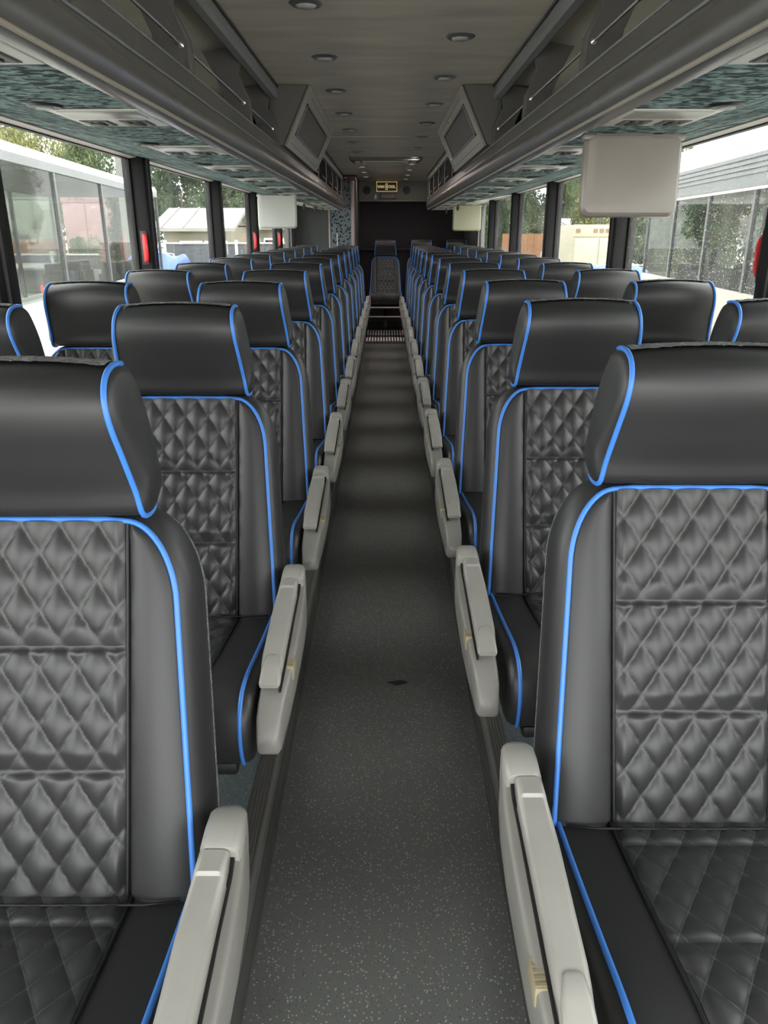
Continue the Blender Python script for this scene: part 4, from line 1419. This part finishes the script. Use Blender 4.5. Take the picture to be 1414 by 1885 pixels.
# silver SUV seen from behind
sv = empty('parked_car', at(24, 490, 21)[:2] + (GZ,))
tag(sv, 'silver estate car with red tail lamp in front of the charcoal fence', 'car')
hh = at(24, 490, 21).z - GZ
prof = [(-.05, .45), (-.08, .85), (.05, 1.02), (.35, hh - .06), (.55, hh), (2.3, hh), (2.75, hh - .15), (3.3, 1.05), (4.3, .95), (4.5, .75), (4.5, .4)]
def car_section(s_, inset):
    return [(s_ * (.93 - (inset if z > 1.0 else 0) - .0), y, z) for y, z in prof]
m = MB()
n = len(prof)
rings = [car_section(-1, .16)]
rings += [[(x, y, z) for (y, z) in prof] for x in np.linspace(-.74, .74, 7)]
rings += [car_section(1, .16)]
m.rings(rings)
m.build('body', SUVG, sv, sharp=35)
MB().prism([(.03, 1.06), (.33, hh - .12), (.30, hh - .10), (.0, 1.05)], -.66, .66, 'x').build('rear_window', CARGLASS, sv, smooth=False)
for s in (-1, 1):
    MB().prism([(.55, 1.06), (.62, hh - .12), (2.3, hh - .12), (2.9, 1.06)], s * .80 - .015, s * .80 + .015, 'x').build('side_window', CARGLASS, sv, smooth=False)
    MB().box(s * .80 - .12, s * .80 + .12, -.12, .05, .95, 1.22, .02).build('tail_lamp', RED, sv)
    for y in (.8, 3.7):
        MB().disc((s * .82 - .1, y, .34), .34, .2, 20, 'x').build('wheel', TYRE, sv)
MB().box(.28, .68, -.16, -.13, .66, .82).build('number_plate', YELLOW, sv, smooth=False)
MB().box(-.90, .90, -.14, .02, .40, .60, .04).build('bumper', BUSDARK, sv)

# utility pole
p_ = at(218, 300, 30)
ut = empty('utility_pole', (p_.x, 30, GZ))
tag(ut, 'pale utility pole standing among the trees', 'pole')
MB().tube([(0, 0, 0), (0, 0, 5.8)], [.16, .12], 12).build('shaft', POLEGREY, ut)
MB().box(-.7, .7, -.06, .06, 5.2, 5.32).build('cross_arm', BARK, ut, smooth=False)


# trees
def foliage(seed, rx, rz, nclump, nleaf, size):
    rg = np.random.default_rng(seed)
    vs, fs = [], []
    cl = []
    for _ in range(nclump):
        d = rg.normal(size=3); d /= np.linalg.norm(d)
        rr = rg.uniform(.35, .95)
        cl.append((d * rr * np.array((rx, rx, rz)), rg.uniform(.28, .5) * rx))
    for c_, r_ in cl:
        for _ in range(nleaf // nclump):
            d = rg.normal(size=3); d /= np.linalg.norm(d)
            p = c_ + d * r_ * rg.uniform(.55, 1.05) * np.array((1, 1, .8))
            a = rg.normal(size=3); a /= np.linalg.norm(a)
            b = np.cross(a, rg.normal(size=3)); b /= np.linalg.norm(b)
            s = size * rg.uniform(.6, 1.3)
            k = len(vs)
            vs += [p - a * s - b * s * .1, p + b * s * .45, p + a * s, p - b * s * .45]
            fs.append((k, k + 1, k + 2, k + 3))
    a_ = np.array(vs)
    a_[:, :2] /= np.percentile(np.hypot(a_[:, 0], a_[:, 1]), 100)
    a_[:, 2] = (a_[:, 2] - a_[:, 2].min()) / (a_[:, 2].max() - a_[:, 2].min())     # unit crown: radius 1, height 0 to 1
    m = MB(); m.v = [tuple(p) for p in a_]; m.f = fs
    return m


FOL = {}
for nm, mt, seeds in (('dark', LEAF_DARK, (11, 12)), ('mid', LEAF_MID, (21, 22)), ('sunlit', LEAF_YEL, (31,))):
    FOL[nm] = [foliage(s, 1.0, 1.15, 34, 15000, .048).mesh('foliage', mt, sharp=None, smooth=False, fix=False) for s in seeds]
TRUNK = MB().tube([(0, 0, 0), (.03, .02, .5), (-.02, 0, 1.0)], [.07, .05, .03], 8).mesh('trunk', BARK)


def tree(x, d, rad, foot, top, kind, label):
    """foot and top: heights of the crown above the ground"""
    t = empty('tree', (x, d, GZ), random.uniform(0, 6))
    tag(t, label, 'tree', 'trees around the yard')
    f = link('foliage', random.choice(FOL[kind]), t, (0, 0, foot))
    f.scale = (rad, rad, top - foot)
    k = link('trunk', TRUNK, t)
    g = max(.8, rad)
    k.scale = (g, g, (foot + top) / 2)
    return t


TREES = [
    (-25.0, 54, 2.85, 1.0, 10.4, 'sunlit', 'yellow green tree rising above the white roofed coach'),
    (-25.2, 61.5, 3.2, 1.0, 10.6, 'sunlit', 'leafy sunlit tree beside the yellow green one above the white roofed coach'),
    (-19.2, 54, 2.85, 1.0, 9.4, 'mid', 'mid green tree behind the pale utility pole'),
    (-18.6, 61.5, 3.2, 1.0, 9.6, 'mid', 'mid green tree between the utility pole and the cream house'),
    (-11.2, 30, 0.95, 0.1, 2.5, 'mid', 'round shrub in front of the pink box truck'),
    (-13.4, 29.5, 0.9, 0.1, 2.7, 'dark', 'dark shrub in front of the pale box truck'),
    (-11.5, 37, 1.6, 0.6, 5.4, 'dark', 'dark tree behind the blue tarp on the bulkhead side'),
    (-31.2, 70, 2.8, 1.0, 11.0, 'dark', 'tall dark tree behind the pale box truck'),
    (-25.2, 69, 2.8, 1.0, 11.0, 'dark', 'tall dark tree behind the pink box truck'),
    (-12.0, 61.5, 3.2, 1.0, 10.0, 'mid', 'broad green tree behind the cream house'),
    (-13.4, 54, 2.85, 1.0, 9.0, 'dark', 'dark tree over the ridge of the cream house'),
    (-7.6, 54, 2.85, 1.0, 8.4, 'mid', 'green tree over the low cream house'),
    (-6.3, 47, 2.3, 0.8, 6.6, 'dark', 'dark tree close behind the low cream house'),
    (-5.4, 61.5, 3.2, 1.0, 9.0, 'dark', 'dark tree behind the dark bulkhead corner'),
    (12.3, 55, 2.6, 1.0, 7.4, 'mid', 'green tree over the white roofed brown house'),
    (10.6, 40.4, 1.85, 0.8, 5.8, 'sunlit', 'sunlit tree behind the cream box truck'),
    (6.7, 41.2, 1.8, 0.6, 5.8, 'dark', 'dark tree behind the orange brown fence'),
    (5.6, 48.2, 2.4, 0.8, 6.6, 'dark', 'dark tree beyond the rearmost windows'),
    (11.0, 33, 1.85, 0.5, 5.8, 'dark', 'dark tree standing next to the cream box truck'),
    (13.1, 46, 1.85, 0.6, 6.8, 'dark', 'dark tree between the brown walled house and the brown roofed one'),
    (14.2, 35.5, 1.85, 0.5, 5.2, 'dark', 'dark tree in front of the brown roofed house'),
    (18.0, 38.2, 2.0, 0.5, 6.2, 'dark', 'dark tree at the far corner of the brown roofed house'),
    (18.5, 53, 3.0, 0.8, 8.0, 'mid', 'tall green tree behind the brown roofed house'),
    (26.0, 57.5, 3.5, 0.8, 9.0, 'dark', 'huge dark tree farthest behind the ribbed roof coach'),
    (15.2, 62, 3.2, 0.8, 8.6, 'dark', 'broad dark tree closing the view behind the cream box truck'),
    (7.7, 64, 3.2, 0.8, 8.0, 'mid', 'green tree behind the pink walled house'),
]
for a_ in TREES:
    tree(*a_)
